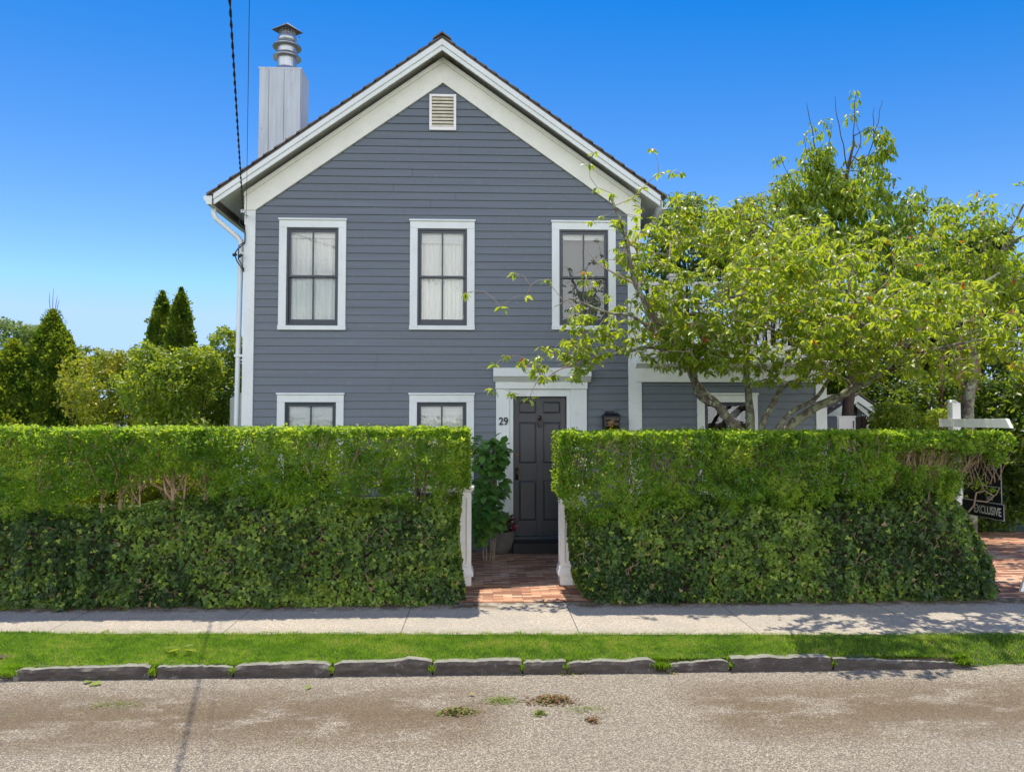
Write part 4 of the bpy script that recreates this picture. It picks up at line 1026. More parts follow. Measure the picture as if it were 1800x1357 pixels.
    dead = rng.random(len(pos)) < .012; tint = np.where(dead, 1.0, np.clip(tint, 0, .9))
    foliage('foliage', pos, outn, T_OVAL, .020, .052, M['privet'], h, up=.45, outw=.6, rnd=1.0, tint=tint)
    # stems, each one a part
    for (ax_, az, dx, top, r) in stems:
        m = MB(); rr = random.Random(int(ax_*1000)); yy = rr.uniform(FY + .16, FY + .42)
        zt = top
        m.tube([(ax_, yy, 0), (ax_ + dx*.1, yy + .01, az*.6), (ax_ + dx*.25 + .008, yy, az), (ax_ + dx*.6, yy + .02, (az+zt)/2), (ax_ + dx, yy + .05, zt)], [r*1.15, r, r*.95, r*.8, r*.6], 8)
        for k in range(3):
            b0_ = Vector((ax_ + dx*.4, yy, az + (zt - az)*(.25 + .2*k))); s_ = rr.choice((-1, 1))
            m.tube([b0_, b0_ + Vector((s_*.06, rr.uniform(-.05,.05), .10)), b0_ + Vector((s_*rr.uniform(.09,.16), rr.uniform(-.1,.1), .26))], [r*.6, r*.45, r*.3], 6)
        m.build('stem', M['privet_bark'], h, smooth=True)
    m = MB(); rr = random.Random(5)
    for k in range(int((x1 - x0)*85)):
        xx = rr.uniform(x0 + .04, x1 - .04); yy = rr.uniform(FY + .03, FY + .3); zz = rr.uniform(ztop - .62, ztop - .12)
        L = rr.uniform(.15, .35); a = rr.uniform(-.6, .6); p = Vector((xx, yy, zz)); q_ = p + Vector((math.sin(a)*L, rr.uniform(-.06, .06), math.cos(a)*L)); q_.z = min(q_.z, ztop - .02)
        m.tube([p, (p+q_)/2 + Vector((rr.uniform(-.02,.02), 0, 0)), q_], [.005, .004, .0025], 4, caps=False)
    for tw in twigs: m.tube([Vector(a) for a in tw[0]], tw[1], 6, caps=False)
    tag(m.build('twigs', M['privet_twig'], h), kind='stuff')
    return h
zt1 = PZ(754, FY, 850)
lb = px_line([(-60, 925), (0, 918), (48, 900), (110, 892), (153, 872), (191, 862), (230, 858), (263, 848), (287, 838), (334, 838), (373, 868), (430, 882), (478, 892), (502, 908), (530, 888), (549, 872), (573, 884), (640, 886), (669, 888), (693, 880), (730, 872), (807, 873), (832, 850)], FY)
H1 = []
def hole(u0, u1, v0, v1): 
    a = P(u0, v1, FY); b = P(u1, v0, FY); return (a.x, b.x, a.z, b.z)
H1 = [hole(262, 346, 826, 905), hole(205, 252, 835, 900), hole(172, 200, 858, 900)]
def st(u, v, du, vt, r): p = P(u, v, FY + .25); q = P(u + du, vt, FY + .25); return (p.x, p.z, q.x - p.x, q.z, r)
stems1 = [st(203, 905, 3, 800, .022), st(306, 905, 2, 795, .026), st(286, 905, -10, 800, .012), st(322, 905, 14, 800, .011), st(355, 905, 2, 820, .013), st(170, 905, 0, 830, .011), st(56, 905, -3, 840, .012), st(62, 905, 6, 840, .012),
          st(590, 905, -8, 820, .014), st(626, 910, 3, 820, .015), st(679, 900, -6, 800, .019), st(727, 915, 2, 810, .014), st(743, 905, 2, 810, .013), st(773, 900, 2, 810, .012), st(782, 900, 4, 810, .010), st(222, 910, 3, 830, .009), st(250, 905, 0, 820, .010)]
y3 = FY + .2
def tw(pts, r0, r1): 
    q = [P(u, v, y3) for u, v in pts]; return ([tuple(a) for a in q], list(np.linspace(r0, r1, len(q))))
tw1 = [tw([(306, 868), (292, 862), (278, 856), (266, 850)], .014, .008), tw([(306, 870), (318, 850), (322, 835), (328, 818)], .013, .008), tw([(306, 860), (330, 860), (345, 845)], .01, .006), tw([(300, 880), (290, 850), (284, 830)], .008, .006)]
hedge('long clipped privet hedge left of the gate, bare stems showing above its ivy', PX(-60, FY), PX(822, FY, 800), zt1, lb, H1, (-3, 8.1, 0), end='right', stems=stems1, twigs=tw1)
zt2 = PZ(761, FY, 850)
rb_ = px_line([(976, 860), (990, 880), (1007, 925), (1077, 935), (1123, 928), (1156, 907), (1193, 897), (1287, 893), (1380, 888), (1473, 893), (1545, 884), (1562, 872), (1590, 882), (1604, 884), (1640, 887), (1692, 874), (1702, 815), (1722, 804), (1782, 800)], FY)
H2 = [hole(1576, 1690, 786, 822), hole(1632, 1652, 862, 900), hole(1560, 1600, 862, 892), hole(1686, 1745, 792, 840)]
stems2 = [st(1628, 900, 3, 830, .017), st(1608, 890, -2, 800, .010), st(1580, 890, 4, 800, .010), st(1655, 890, 3, 830, .008)]
tw2 = []
rr = random.Random(11)
for k in range(44):
    u = 1585 + rr.random()*105; v = rr.uniform(822, 850); lean = rr.uniform(-.15, .25) + (u - 1585)/105*.9
    y3 = FY + rr.uniform(.1, .5); tw2.append(tw([(u, v), (u + lean*15 + rr.uniform(-3,3), v - 18), (u + lean*30 + rr.uniform(-5,5), v - 38), (u + lean*58 + rr.uniform(-8,8), 776)], rr.uniform(.006,.010), .004))
for k in range(16):
    y3 = FY + rr.uniform(.1, .5); u1_ = rr.uniform(1715, 1770); tw2.append(tw([(1665 + rr.uniform(-12, 12), 852 - rr.random()*20), (1690 + rr.uniform(-5, 5), 826), (u1_ - 25, 805 + rr.uniform(-5, 5)), (u1_, rr.uniform(770, 795))], rr.uniform(.008,.013), .004))
y3 = FY + .1
tw2 += [tw([(1702, 900), (1712, 888), (1716, 866), (1730, 862), (1748, 872)], .009, .006), tw([(1716, 880), (1735, 882), (1752, 868), (1757, 858)], .007, .004), tw([(1655, 915), (1632, 880), (1634, 855), (1622, 835)], .014, .007)]
hr = hedge('clipped privet hedge right of the gate, thinning to an overhanging tip at the sign', PX(986, FY, 800), PX(1779, FY, 780), zt2, rb_, H2, (2.6, 8.1, 0), end='left', stems=stems2, twigs=tw2)

def ivy(label, top, x0, x1, loc, rightend=None, leftend=None, n=17000):
    tx, tz = top; iv = empty('ivy', loc, label, 'ivy', 'dark ivy banks under the privet hedges')
    IF = 7.73
    core = MB(); xs = np.linspace(x0, x1, 90)
    pos = []; outn = []
    x = rng.uniform(x0, x1, n); zt = np.interp(x, tx, tz) + .03*fbm(x, x, 7)
    z = (zt)*rng.random(n)**.9
    y = IF + .03 + .10*(z/.95)**2 - .04*fbm(x, z, 2.6) - .035*fbm(x, z, 7, 2) + np.minimum(rng.exponential(.035, n), .2)
    y += .10*np.clip((z - zt + .12)/.12, 0, 1)**2
    if rightend is not None: 
        xr = np.interp(z, rightend[1][::-1], rightend[0][::-1]); t = np.clip((x - (xr - .30))/.30, 0, 1.3); keep = x < xr + .01; y = y + .33*t**2.2
    elif leftend is not None:
        xl = np.interp(z, leftend[1][::-1], leftend[0][::-1]); t = np.clip(((xl + .25) - x)/.25, 0, 1.3); keep = x > xl - .01; y = y + .3*t**2.2
    else: keep = np.ones(n, bool)
    pos.append(np.stack([x, y, z], 1)[keep]); outn.append(np.tile([0, -1., .2], (keep.sum(), 1)))
    return iv, pos, outn, IF
def ivy_bank(label, top, x0, x1, loc, right, left, dens=3000):
    """right/left = (xs, zs) end outlines given from top to bottom"""
    tx, tz = top; iv = empty('ivy', loc, label, 'ivy', 'dark ivy banks under the privet hedges'); IF = 7.73
    XL_ = lambda z: np.interp(z, left[1][::-1], left[0][::-1]); XR_ = lambda z: np.interp(z, right[1][::-1], right[0][::-1])
    pos = []; outn = []
    n = int((x1 - x0)*dens*1.0); s = rng.random(n); z = rng.random(n)
    xl, xr = XL_(z), XR_(z); x = x0 + (x1 - x0)*s; zt = np.interp(x, tx, tz) + .03*fbm(x, x, 7) + .12*vnoise(np.stack([x, x*0, x*0+9], 1), 4.2); z = z*zt
    xl, xr = XL_(z), XR_(z)
    tr = np.clip((x - (xr - .28))/.28, 0, 1); tl = np.clip((xl + .28 - x)/.28, 0, 1)
    y = IF + .03 + .11*(z/.95)**2 - .040*fbm(x, z, 2.6) - .13*vnoise(np.stack([x, np.zeros(n), z], 1), 5, 2) + np.minimum(rng.exponential(.04, n), .2)
    y += .10*np.clip((z - zt + .12)/.12, 0, 1)**2 + .30*(1 - np.sqrt(1 - np.minimum(tr, .999)**2)) + .30*(1 - np.sqrt(1 - np.minimum(tl, .999)**2))
    k = (x < xr) & (x > xl); pos.append(np.stack([x, y, z], 1)[k]); outn.append(np.tile([0, -1., .15], (k.sum(), 1)))
    # top
    n = int((x1 - x0)*1700); x = rng.uniform(x0, x1, n); y = rng.uniform(IF + .15, 8.88, n); z = np.interp(x, tx, tz) - np.minimum(rng.exponential(.04, n), .2) + .05*fbm(x, y, 4)
    k = (x < XR_(z)) & (x > XL_(z)); pos.append(np.stack([x, y, z], 1)[k]); outn.append(np.tile([0, 0, 1.], (k.sum(), 1)))
    # ends and back
    for X_, sg in ((XL_, -1), (XR_, 1)):
        n = 5200; z = rng.random(n)*(np.interp(X_(.5), tx, tz)); y = rng.uniform(IF + .25, 8.88, n); x = X_(z) - sg*np.minimum(rng.exponential(.04, n), .2) + .03*fbm(y, z, 5)
        pos.append(np.stack([x, y, z], 1)); outn.append(np.tile([sg*1., 0, 0.15], (n, 1)))
    n = int((x1 - x0)*900); x = rng.uniform(x0, x1, n); z = rng.random(n)*np.interp(x, tx, tz); y = 8.88 - np.minimum(rng.exponential(.04, n), .2)
    k = (x < XR_(z)) & (x > XL_(z)); pos.append(np.stack([x, y, z], 1)[k]); outn.append(np.tile([0, 1., 0], (k.sum(), 1)))
    pos = np.concatenate(pos); outn = np.concatenate(outn); n = len(pos)
    cl = vnoise(pos, 1.6); cl2 = vnoise(pos, 7, 3)
    t = .40 + .55*cl + .55*cl2 + .6*(rng.random(n) - .5)
    bright = rng.random(n) < .05; t = np.where(bright, .93, np.clip(t, 0, .86)); t = np.where(rng.random(n) < .012, 1.0, t)
    foliage('foliage', pos, outn, T_IVY, .028, .066, M['ivy'], iv, up=.35, outw=.75, rnd=.75, tint=t, droop=.35)
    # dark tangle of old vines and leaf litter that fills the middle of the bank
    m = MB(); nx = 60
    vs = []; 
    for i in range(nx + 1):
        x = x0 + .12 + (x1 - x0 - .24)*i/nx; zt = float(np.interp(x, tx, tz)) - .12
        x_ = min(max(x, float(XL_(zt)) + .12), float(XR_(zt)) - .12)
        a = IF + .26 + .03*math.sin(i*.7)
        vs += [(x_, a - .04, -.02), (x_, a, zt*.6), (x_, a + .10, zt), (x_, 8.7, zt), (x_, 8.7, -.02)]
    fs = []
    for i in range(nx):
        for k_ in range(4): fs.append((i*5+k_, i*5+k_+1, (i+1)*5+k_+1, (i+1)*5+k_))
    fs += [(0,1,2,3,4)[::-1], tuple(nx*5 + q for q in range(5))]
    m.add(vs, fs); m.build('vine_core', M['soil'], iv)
    m = MB(); rr = random.Random(int(x0*10))
    for k_ in range(int((x1-x0)*26)):
        x = rr.uniform(x0+.1, x1-.3); z = rr.uniform(.02, .8); y = IF + .05 + .1*(z/.95)**2 + rr.uniform(0, .06); p = Vector((x, y, z)); pts = [p]
        for q in range(5): p = p + Vector((rr.uniform(-.05, .05), rr.uniform(-.012, .012), rr.uniform(-.02, .05))); pts.append(p)
        m.tube(pts, .0028, 4, caps=False)
    tag(m.build('vine_stems', M['privet_bark'], iv), kind='stuff')
    return iv
def xz(pts, Y=7.83): q = [P(u, v, Y) for u, v in pts]; return (np.array([a.x for a in q]), np.array([max(0, a.z) for a in q]))
it1 = px_line([(-60, 905), (0, 900), (60, 905), (110, 912), (200, 898), (300, 880), (350, 885), (400, 868), (440, 862), (500, 880), (600, 895), (700, 890), (760, 885), (806, 878)], 7.88)
ivy_bank('dark ivy bank under the left privet hedge, reaching the left gate post', it1, PX(-60, 7.83), PX(815, 7.83), (-3, 8.0, 0),
         xz([(812, 840), (806, 880), (803, 950), (806, 1000), (812, 1040), (816, 1068)]), (np.array([-9, -9.]), np.array([2., 0])))
it2 = px_line([(1000, 905), (1060, 915), (1130, 905), (1170, 890), (1300, 888), (1450, 885), (1560, 872), (1600, 868), (1660, 862), (1690, 868), (1712, 885), (1740, 900), (1760, 905)], 7.88)
ivy_bank('dark ivy bank under the right privet hedge, sloping down beside the driveway', it2, PX(1005, 7.83), PX(1768, 7.83), (2.6, 8.0, 0),
         xz([(1660, 840), (1690, 860), (1712, 895), (1735, 940), (1752, 985), (1764, 1010), (1764, 1040), (1756, 1068)]), xz([(1012, 900), (1016, 960), (1018, 1000), (1026, 1040), (1036, 1068)]))
# soil and litter at the foot of the ivy
n = 4200; x = rng.uniform(-4.9, 5.6, n); y = 7.76 + rng.normal(0, .06, n) - np.abs(rng.normal(0, .02, n)); k = ~((x > PX(846, 7.73)) & (x < PX(1008, 7.73)))
x, y = x[k], y[k]; n = len(x); a = rng.uniform(0, 6.28, n)
leaf_mesh('leaf_litter', T_OVAL, np.stack([x, y, .004 + .012*rng.random(n)], 1), np.stack([np.cos(a), np.sin(a), .1*rng.normal(size=n)], 1), np.stack([.2*rng.normal(size=n), .2*rng.normal(size=n), np.ones(n)], 1), rng.uniform(.012, .035, n), rng.random(n)*.8, M['litter'])
tag(bpy.data.objects['leaf_litter'], kind='stuff')

# ------------------------------------------------------------------ clippings and leaves lying on road, sidewalk and verge
def clump(u, v, ru, rv, n, green, label, s0=.012, s1=.035, hgt=.03):
    c = G(u, v, RZ); rx = ru*c.y/F; a = G(u, v + rv, RZ); ry = abs(c.y - a.y); m_ = rng.normal(size=(n, 2))*.45
    x = c.x + rx*m_[:, 0]; y = c.y + ry*m_[:, 1]; z = RZ + .002 - .012*math.sin(min(1, max(0, (c.y+2)/8))*3.1) + hgt*rng.random(n)*np.exp(-(m_**2).sum(1)*1.5); an = rng.uniform(0, 6.28, n)
    t = np.where(rng.random(n) < green, .75 + .25*rng.random(n), .55*rng.random(n))
    o = leaf_mesh('leaf_clump', T_OVAL, np.stack([x, y, z], 1), np.stack([np.cos(an), np.sin(an), .25*rng.normal(size=n)], 1), np.stack([.4*rng.normal(size=n), .4*rng.normal(size=n), np.ones(n)], 1), rng.uniform(s0, s1, n), t, M['litter'], loc=(c.x, c.y, RZ))
    tag(o, kind='stuff')
clump(802, 1251, 34, 7, 420, .55, 'half green half brown clump of clippings on the road, leftmost')
clump(882, 1231, 34, 8, 420, .95, 'thin green patch of clippings on the road left of the brown heap', .008, .022, .012)
clump(970, 1231, 40, 9, 700, .15, 'largest brown heap of dry leaves on the road')
clump(950, 1254, 9, 5, 60, 1, 'small bright green tuft just below the brown heap on the road', .015, .04)
clump(1043, 1266, 14, 6, 90, .02, 'small reddish brown clump of dry leaves right of the heap on the road')
clump(1030, 1246, 42, 9, 220, .95, 'scattered green clippings right of the brown heap on the road', .007, .018, .008)
clump(200, 1239, 55, 8, 300, .95, 'scattered green clippings on the dirt at the left of the road', .007, .018, .008)
clump(1000, 1183, 30, 4, 160, .8, 'row of green clippings along the foot of the kerb below the doorway', .01, .03, .015)
clump(1180, 1181, 16, 4, 80, .7, 'few green clippings at the foot of the kerb by its crumbled gap', .01, .03, .015)
fl = [(545, 1207, .07, .9, 'pale curled leaf lying on the road, left of centre'), (150, 1203, .09, .95, 'large pale leaf on the road near the left kerb end'), (180, 1203, .11, .97, 'largest pale leaf lying on the road at the left'),
      (28, 1190, .06, .35, 'brown leaf at the left end of the kerb'), (1372, 1090, .05, .1, 'dark leaf on the shaded right part of the sidewalk'), (835, 1222, .05, .6, 'small yellow leaf on the road left of the clumps')]
for u, v, s, t, lab in fl:
    c = G(u, v, RZ if v > 1150 else 0); zz = (RZ - .008 if v > 1150 else 0) + .008
    an = rng.random()*6; o = leaf_mesh('fallen_leaf', T_BROAD, np.array([[c.x, c.y, zz + .012]]), np.array([[math.cos(an), math.sin(an)*.4, 0]]), np.array([[.1, -.2, 1]]), np.array([s]), np.array([t]), M['litter'], loc=(c.x, c.y, zz))
    tag(o, lab, 'leaf')
sp = empty('fallen_sprig', (G(315, 1142, .02).x, G(315, 1142, .02).y, .02), 'fresh green sprig of broad leaves lying on the verge at left', 'sprig')
c = G(312, 1143, .03)
leaf_mesh('leaves', T_OVAL6, np.array([[c.x, c.y, .045], [c.x + .02, c.y, .045], [c.x + .05, c.y - .01, .04], [c.x + .04, c.y + .03, .05]]), np.array([[-1, .2, .02], [-.5, -.6, .0], [1, -.3, .02], [.7, .6, .0]]), np.array([[.1, -.05, 1.], [-.2, .1, 1.], [.2, .1, 1.], [0, -.2, 1.]]), np.array([.12, .11, .13, .09]), np.array([.7, .8, .9, .6]), M['shrub'], sp)

# ------------------------------------------------------------------ cables
def catenary(a, b, sag, n=40): return [Vector(a).lerp(Vector(b), i/n) - Vector((0, 0, sag*4*(i/n)*(1-i/n))) for i in range(n+1)]
A = P(427, 372, HY - .2); B = P(405, 0, 6.0); Bx = A + (B - A)*3.6
pts = catenary(A, Bx, .10, 260)
m = MB(); m.tube(pts[::4], .0045, 6)
for ph in (0, math.pi):
    m.tube([p + Vector((math.cos(i*.42*math.pi + ph)*.0085, 0, math.sin(i*.42*math.pi + ph)*.0085)) for i, p in enumerate(pts)], .0048, 5)
sc_ = empty('service_cable', A, 'thick twisted black power cable running from the house corner over the street', 'cable'); m.build('strands', M['cable'], sc_)
m = MB(); m.tube([A, A + Vector((0, .1, -.02)), (A.x + .02, HY - .04, A.z - .02)], .008, 6)
m.lathe(A.x, A.y, [(.02, A.z - .03), (.035, A.z - .02), (.035, A.z + .02), (.02, A.z + .03)], 10); m.build('clamp', M['galv'], sc_)
q_ = P(431, 412, HY - .05); l = [A, P(420, 392, HY - .12), P(430, 402, HY - .06), q_, P(430, 428, HY - .06), P(418, 438, HY - .08), P(412, 447, HY - .08), P(417, 460, HY - .08), P(424, 470, HY - .06), P(429, 478, HY - .03)]
m = MB(); m.tube(l, .009, 6); m.tube([P(430, 395, HY - .06), P(431, 425, HY - .06), P(420, 432, HY - .09), P(419, 455, HY - .09), P(429, 474, HY - .06)], .008, 6)
m.tube([P(409, 449, HY - .12), P(416, 447, HY - .1)], .022, 10); m.tube([P(419, 452, HY - .1), P(425, 448, HY - .1)], .02, 10); m.build('drip_loop', M['cable'], sc_, smooth=True)
A2 = P(433, 385, HY - .06); B2 = P(438.5, 0, 6.0); m = MB(); m.tube(catenary(A2, A2 + (B2 - A2)*3.6, .05, 40), .003, 5); tag(m.build('telephone_wire', M['cable'], loc=A2), 'thin straight wire rising from the house corner beside the twisted cable', 'wire')

# ------------------------------------------------------------------ estate sign at the driveway
SX = PX(1677, 8.93, 720)
def YU(u, v): d = ray(u, v); return SX * d.y / d.x
sg = empty('sign_post', (SX, 8.9, 0), 'white wooden sign post with a slanted arm behind the right end of the hedge', 'sign post')
m = MB(); h = .05; zt = 2.08; yc = 8.93
m.box(SX - h, SX + h, yc - h, yc + h, -.1, zt - .05)
m.add([(SX-h, yc-h, zt-.0499), (SX+h, yc-h, zt-.0499), (SX+h, yc+h, zt-.0499), (SX-h, yc+h, zt-.0499), (SX-h, yc-h, zt-.03), (SX+h, yc-h, zt-.03), (SX-h, yc+h, zt+.015), (SX+h, yc+h, zt+.015)], [(0,1,5,4), (4,5,7,6), (0,4,6,3), (1,2,7,5), (2,3,6,7)])
m.build('post', M['white'], sg, bevel=.004)
m = MB(); a0 = YU(1783, 755)
m.prism([(yc + .16, 1.77), (yc + .16, 1.865), (a0, 1.865), (a0 - .07, 1.765)], SX - h - .042, SX - h - .002, 'x'); m.build('arm', M['white'], sg, bevel=.003)
for y_ in (8.12, 8.62): MB().tube([(SX - .07, y_, 1.78), (SX - .07, y_, 1.68)], .006, 6).build('hook', M['galv'], sg)
M['signblack'] = plain('sign_black', (.006, .007, .012), .3); M['signedge'] = plain('sign_edge', (.45, .45, .45), .5); M['signtext'] = plain('sign_lettering', (.62, .60, .56), .5)
s_ = empty('hanging_sign', (SX - .07, 8.4, 1.68), 'black estate agent sign with white lettering hanging under the white arm', 'sign')
def panel(name, y0, y1, z0, z1):
    m = MB(); m.box(SX - .075, SX - .065, y0, y1, z0, z1); o = m.build(name, M['signblack'], s_)
    m = MB(); e = .004
    for a, b, c, d in ((y0, y1, z0, z0 + e), (y0, y1, z1 - e, z1), (y0, y0 + e, z0 + e, z1 - e), (y1 - e, y1, z0 + e, z1 - e)): m.box(SX - .0775, SX - .0751, a, b, c, d)
    m.build('border', M['signedge'], o); return o
p1 = panel('main_panel', 8.02, 8.68, 1.13, 1.67); p2 = panel('name_rider', 8.02, 8.68, .955, 1.126); p3 = panel('rider', 7.99, 8.70, .78, .951)
rt = (R(90), 0, -R(90))
def stext(body, size, y, z, par, sx=1.0, align='RIGHT', bold=0): text_mesh('lettering', body, size, M['signtext'], par, (SX - .079, y, z), rt, .0006, align, sx, bold)
stext('REALTY', .050, 8.16, 1.485, p1, 1.0); stext('0500', .105, 8.07, 1.335, p1, .8, bold=.001)
stext('6828', .062, 8.16, 1.00, p2, .85); stext('EXCLUSIVE', .125, 8.03, .862, p3, .74, bold=.0022)
# white board leaning at the driveway, cut by the frame
c = G(1799, 1040, 0); m = MB(); m.prism([(c.x - .03, .005), (c.x + .05, .005), (c.x + .16, .36), (c.x + .10, .36)], c.y, c.y + .03)
tag(m.build('leaning_board', M['white'], loc=(c.x, c.y, 0)), 'white board leaning on the driveway at the right edge of the photo', 'board')

# ------------------------------------------------------------------ hydrangea and potted plant by the door
def blob(c, r, n, shell=.55):
    d = rand_dirs(n); t = (shell + (1-shell)*rng.random(n)); return np.array(c) + d*np.array(r)*t[:, None], d
hy = empty('hydrangea', (PX(855, 10.2, 900), 10.2, 0), 'tall broad leaved hydrangea bush in front of the wall left of the door', 'shrub')
ps = []; ds_ = []
for (u, v, ru, rv, Y, n) in ((857, 800, 30, 36, 10.2, 150), (866, 850, 24, 40, 10.3, 130), (850, 890, 22, 50, 10.1, 150), (875, 795, 18, 22, 10.3, 50), (845, 930, 14, 26, 10.2, 50), (868, 905, 18, 22, 10.0, 50)):
    c = P(u, v, Y); k = Y/F; p, d = blob(c, (ru*k, .26, rv*k), n, .5); ps.append(p); ds_.append(d)
ps = np.concatenate(ps); ds_ = np.concatenate(ds_); n = len(ps)
o_ = nrm(ds_*[1, 1, .3] + np.array([0, -.55, -.25]) + .5*rand_dirs(n)); nn = nrm(np.array([0, -.35, 1.0]) + .45*rand_dirs(n) + .3*ds_)
leaf_mesh('foliage', T_BROAD, ps, o_, nn, rng.uniform(.11, .17, n), rng.random(n), M['hydrangea'], hy, width=rng.uniform(.13, .19, n))
m = MB()
for u0, u1, v1 in ((862, 866, 820), (855, 852, 800), (868, 878, 800), (850, 842, 860), (866, 870, 780)):
    a = P(u0, 960, 10.25); a.z = 0; b = P(u1, v1, 10.2); m.tube([a, a.lerp(b, .5) + Vector((.02, 0, 0)), b], [.009, .007, .005], 6)
m.build('stems', M['twig'], hy)
pc = P(880, 955, 10.62); pc.z = .004; k = pc.y/F
pot = empty('plant_pot', (pc.x, pc.y + .17, .004), 'round grey concrete pot left of the front door step', 'pot')
cx_, cy_ = pc.x, pc.y + .17
M['potgrey'] = painted('concrete_pot', (.17, .155, .14), .85, .2, (5, 5, 5), .4)
m = MB(); m.lathe(cx_, cy_, [(.10, .006), (.125, .02), (.165, .09), (.188, .18), (.192, .26), (.186, .315), (.170, .315), (.165, .27), (.02, .265)], 36); m.build('bowl', M['potgrey'], pot, smooth=True)
m = MB(); m.lathe(cx_, cy_, [(.02, .262), (.163, .268), (.16, .275), (.02, .28)], 24); m.build('soil', M['soil'], pot)
pp = empty('potted_plant', (cx_, cy_, .27), 'purple red and pink foliage plant growing in the grey pot by the door', 'plant')
p, d = blob((cx_ + .06, cy_ - .03, .40), (.15, .15, .13), 210, .3)
leaf_mesh('foliage', T_OVAL6, p, nrm(d + .5*rand_dirs(210)), nrm(rand_dirs(210) + [0, -.3, .6]), rng.uniform(.04, .08, 210), rng.random(210), M['redplant'], pp)
p, d = blob((cx_ - .06, cy_ - .05, .42), (.13, .13, .14), 60, .4)
leaf_mesh('green_leaves', T_BROAD, p, nrm(d + [0, -.4, -.1] + .4*rand_dirs(60)), nrm(np.array([0, -.3, 1.]) + .4*rand_dirs(60)), rng.uniform(.10, .15, 60), rng.random(60), M['hydrangea'], pp)
m = MB()
for i in range(9):
    a = i*.7; m.tube([(cx_, cy_, .27), (cx_ + .06*math.cos(a), cy_ + .06*math.sin(a), .36), (cx_ + .12*math.cos(a), cy_ + .12*math.sin(a), .46)], .004, 5)
m.build('stems', M['redbark'], pp)
# ------------------------------------------------------------------ trees
class Tree:
    """a skeleton of limbs that grows twigs out to every leaf cluster"""
    def __init__(s): s.p = []; s.par = []; s.fixed = []
    def limb(s, pts, r0, r1, start=None, n=6):
        pts = [Vector(q) for q in pts]; prev = start; ids = []
        # Catmull-Rom through the given points
        ext = [pts[0]*2 - pts[1]] + pts + [pts[-1]*2 - pts[-2]]; tot = (len(pts)-1)*n; c = 0
        for i in range(1, len(ext)-2):
            for k in range(n + (1 if i == len(ext)-3 else 0)):
                t = k/n; a, b, d, e = ext[i-1], ext[i], ext[i+1], ext[i+2]
                q = .5*((2*b) + (d-a)*t + (2*a-5*b+4*d-e)*t*t + (3*b-a-3*d+e)*t**3)
                if k or i > 1 : q = q + Vector((mnoise.noise(q*4), mnoise.noise(q*4 + Vector((7,0,0))), mnoise.noise(q*4 + Vector((0,9,0)))))*.03
                s.p.append(tuple(q)); s.par.append(-1 if prev is None else prev); s.fixed.append(r0 + (r1-r0)*c/max(1, tot)); prev = len(s.p)-1; ids.append(prev); c += 1
        return ids
    def grow(s, targets, step=.09, jitter=.25, root=None, from_ids=None):
        """join each target to the nearest node, nearest targets first"""
        T = np.array(targets); base = np.array(s.p); 
        first = np.min(np.linalg.norm(T[:, None, :] - base[None, ::2, :], axis=2), axis=1)
        cap = len(s.p) + len(T)*14 + 10; Pn = np.zeros((cap, 3)); cnt = len(s.p); Pn[:cnt] = base
        ends = np.full(len(T), -1)
        lo = 0
        for ti in np.argsort(first):
            t = T[ti]; dd = Pn[:cnt] - t; d2 = (dd**2).sum(1)
            j = int(np.argmin(d2)); L = math.sqrt(d2[j])
            if L < .02: ends[ti] = j; continue
            a = Pn[j]; k = max(1, min(12, int(L/step))); v = t - a; side = rng.normal(size=3)*L*jitter*.35; side[2] += L*.10
            prev = j
            for q in range(1, k+1):
                f = q/k; pnt = a + v*f + side*math.sin(math.pi*f)
                Pn[cnt] = pnt; s.p.append(tuple(pnt)); s.par.append(prev); s.fixed.append(0); prev = cnt; cnt += 1
            ends[ti] = prev
        return ends
    def radii(s, tip=.0022, ex=2.3):
        n = len(s.p); acc = np.zeros(n); child = np.zeros(n, int)
        for i in range(n-1, -1, -1):
            if child[i] == 0: acc[i] = tip**ex
            pa = s.par[i]
            if pa >= 0: acc[pa] += acc[i]; child[pa] += 1
        r = acc**(1/ex); s.r = np.array([max(f, 0) if f > 0 else min(rr, .03) for f, rr in zip(s.fixed, r)]); return s.r
    def mesh(s, name, mat, parent, rmin=0, rmax=9, nside=None):
        s_ch = {}
        for i, pa in enumerate(s.par): s_ch.setdefault(pa, []).append(i)
        m = MB(); starts = list(s_ch.get(-1, [])); stack = [(i, None) for i in starts]
        while stack:
            i, pre = stack.pop(); chain = [pre] if pre is not None else []
            cur = i; chain.append(cur)
            while True:
                ch = s_ch.get(cur, [])
                if not ch: break
                ch = sorted(ch, key=lambda c: -s.r[c]); 
                for o in ch[1:]: stack.append((o, cur))
                cur = ch[0]; chain.append(cur)
            if len(chain) < 2: continue
            rad = [min(s.r[c], s.r[chain[1]]) if k == 0 and pre is not None else s.r[c] for k, c in enumerate(chain)]
            if not (rmin <= max(rad) < rmax): continue
            m.tube([s.p[c] for c in chain], rad, 10 if max(rad) > .03 else (6 if max(rad) > .008 else 4), caps=False)
        return m.build(name, mat, parent, smooth=True)
def in_blobs(blobs, n_tot):
    """blobs: (centre, radii, weight)"""
    w_ = np.array([b[2] for b in blobs], float); w_ /= w_.sum(); out_ = []
    for b, f in zip(blobs, w_):
        n = int(n_tot*f); d = rand_dirs(n); t = rng.random(n)**(1/2.2); out_.append(np.array(b[0]) + d*np.array(b[1])*t[:, None])
    return np.concatenate(out_)
def PB(u, v, ru, rv, Y, ry, w_): c = P(u, v, Y); k = Y/F; return (tuple(c), (ru*k, ry, rv*k), w_)
def thin(T, clear_fn=None, cl=1.1, thr=-.28, seed=0):
    nz = vnoise(T, cl, seed); k = nz > thr
    if clear_fn is not None: k &= clear_fn(T)
    return T[k]
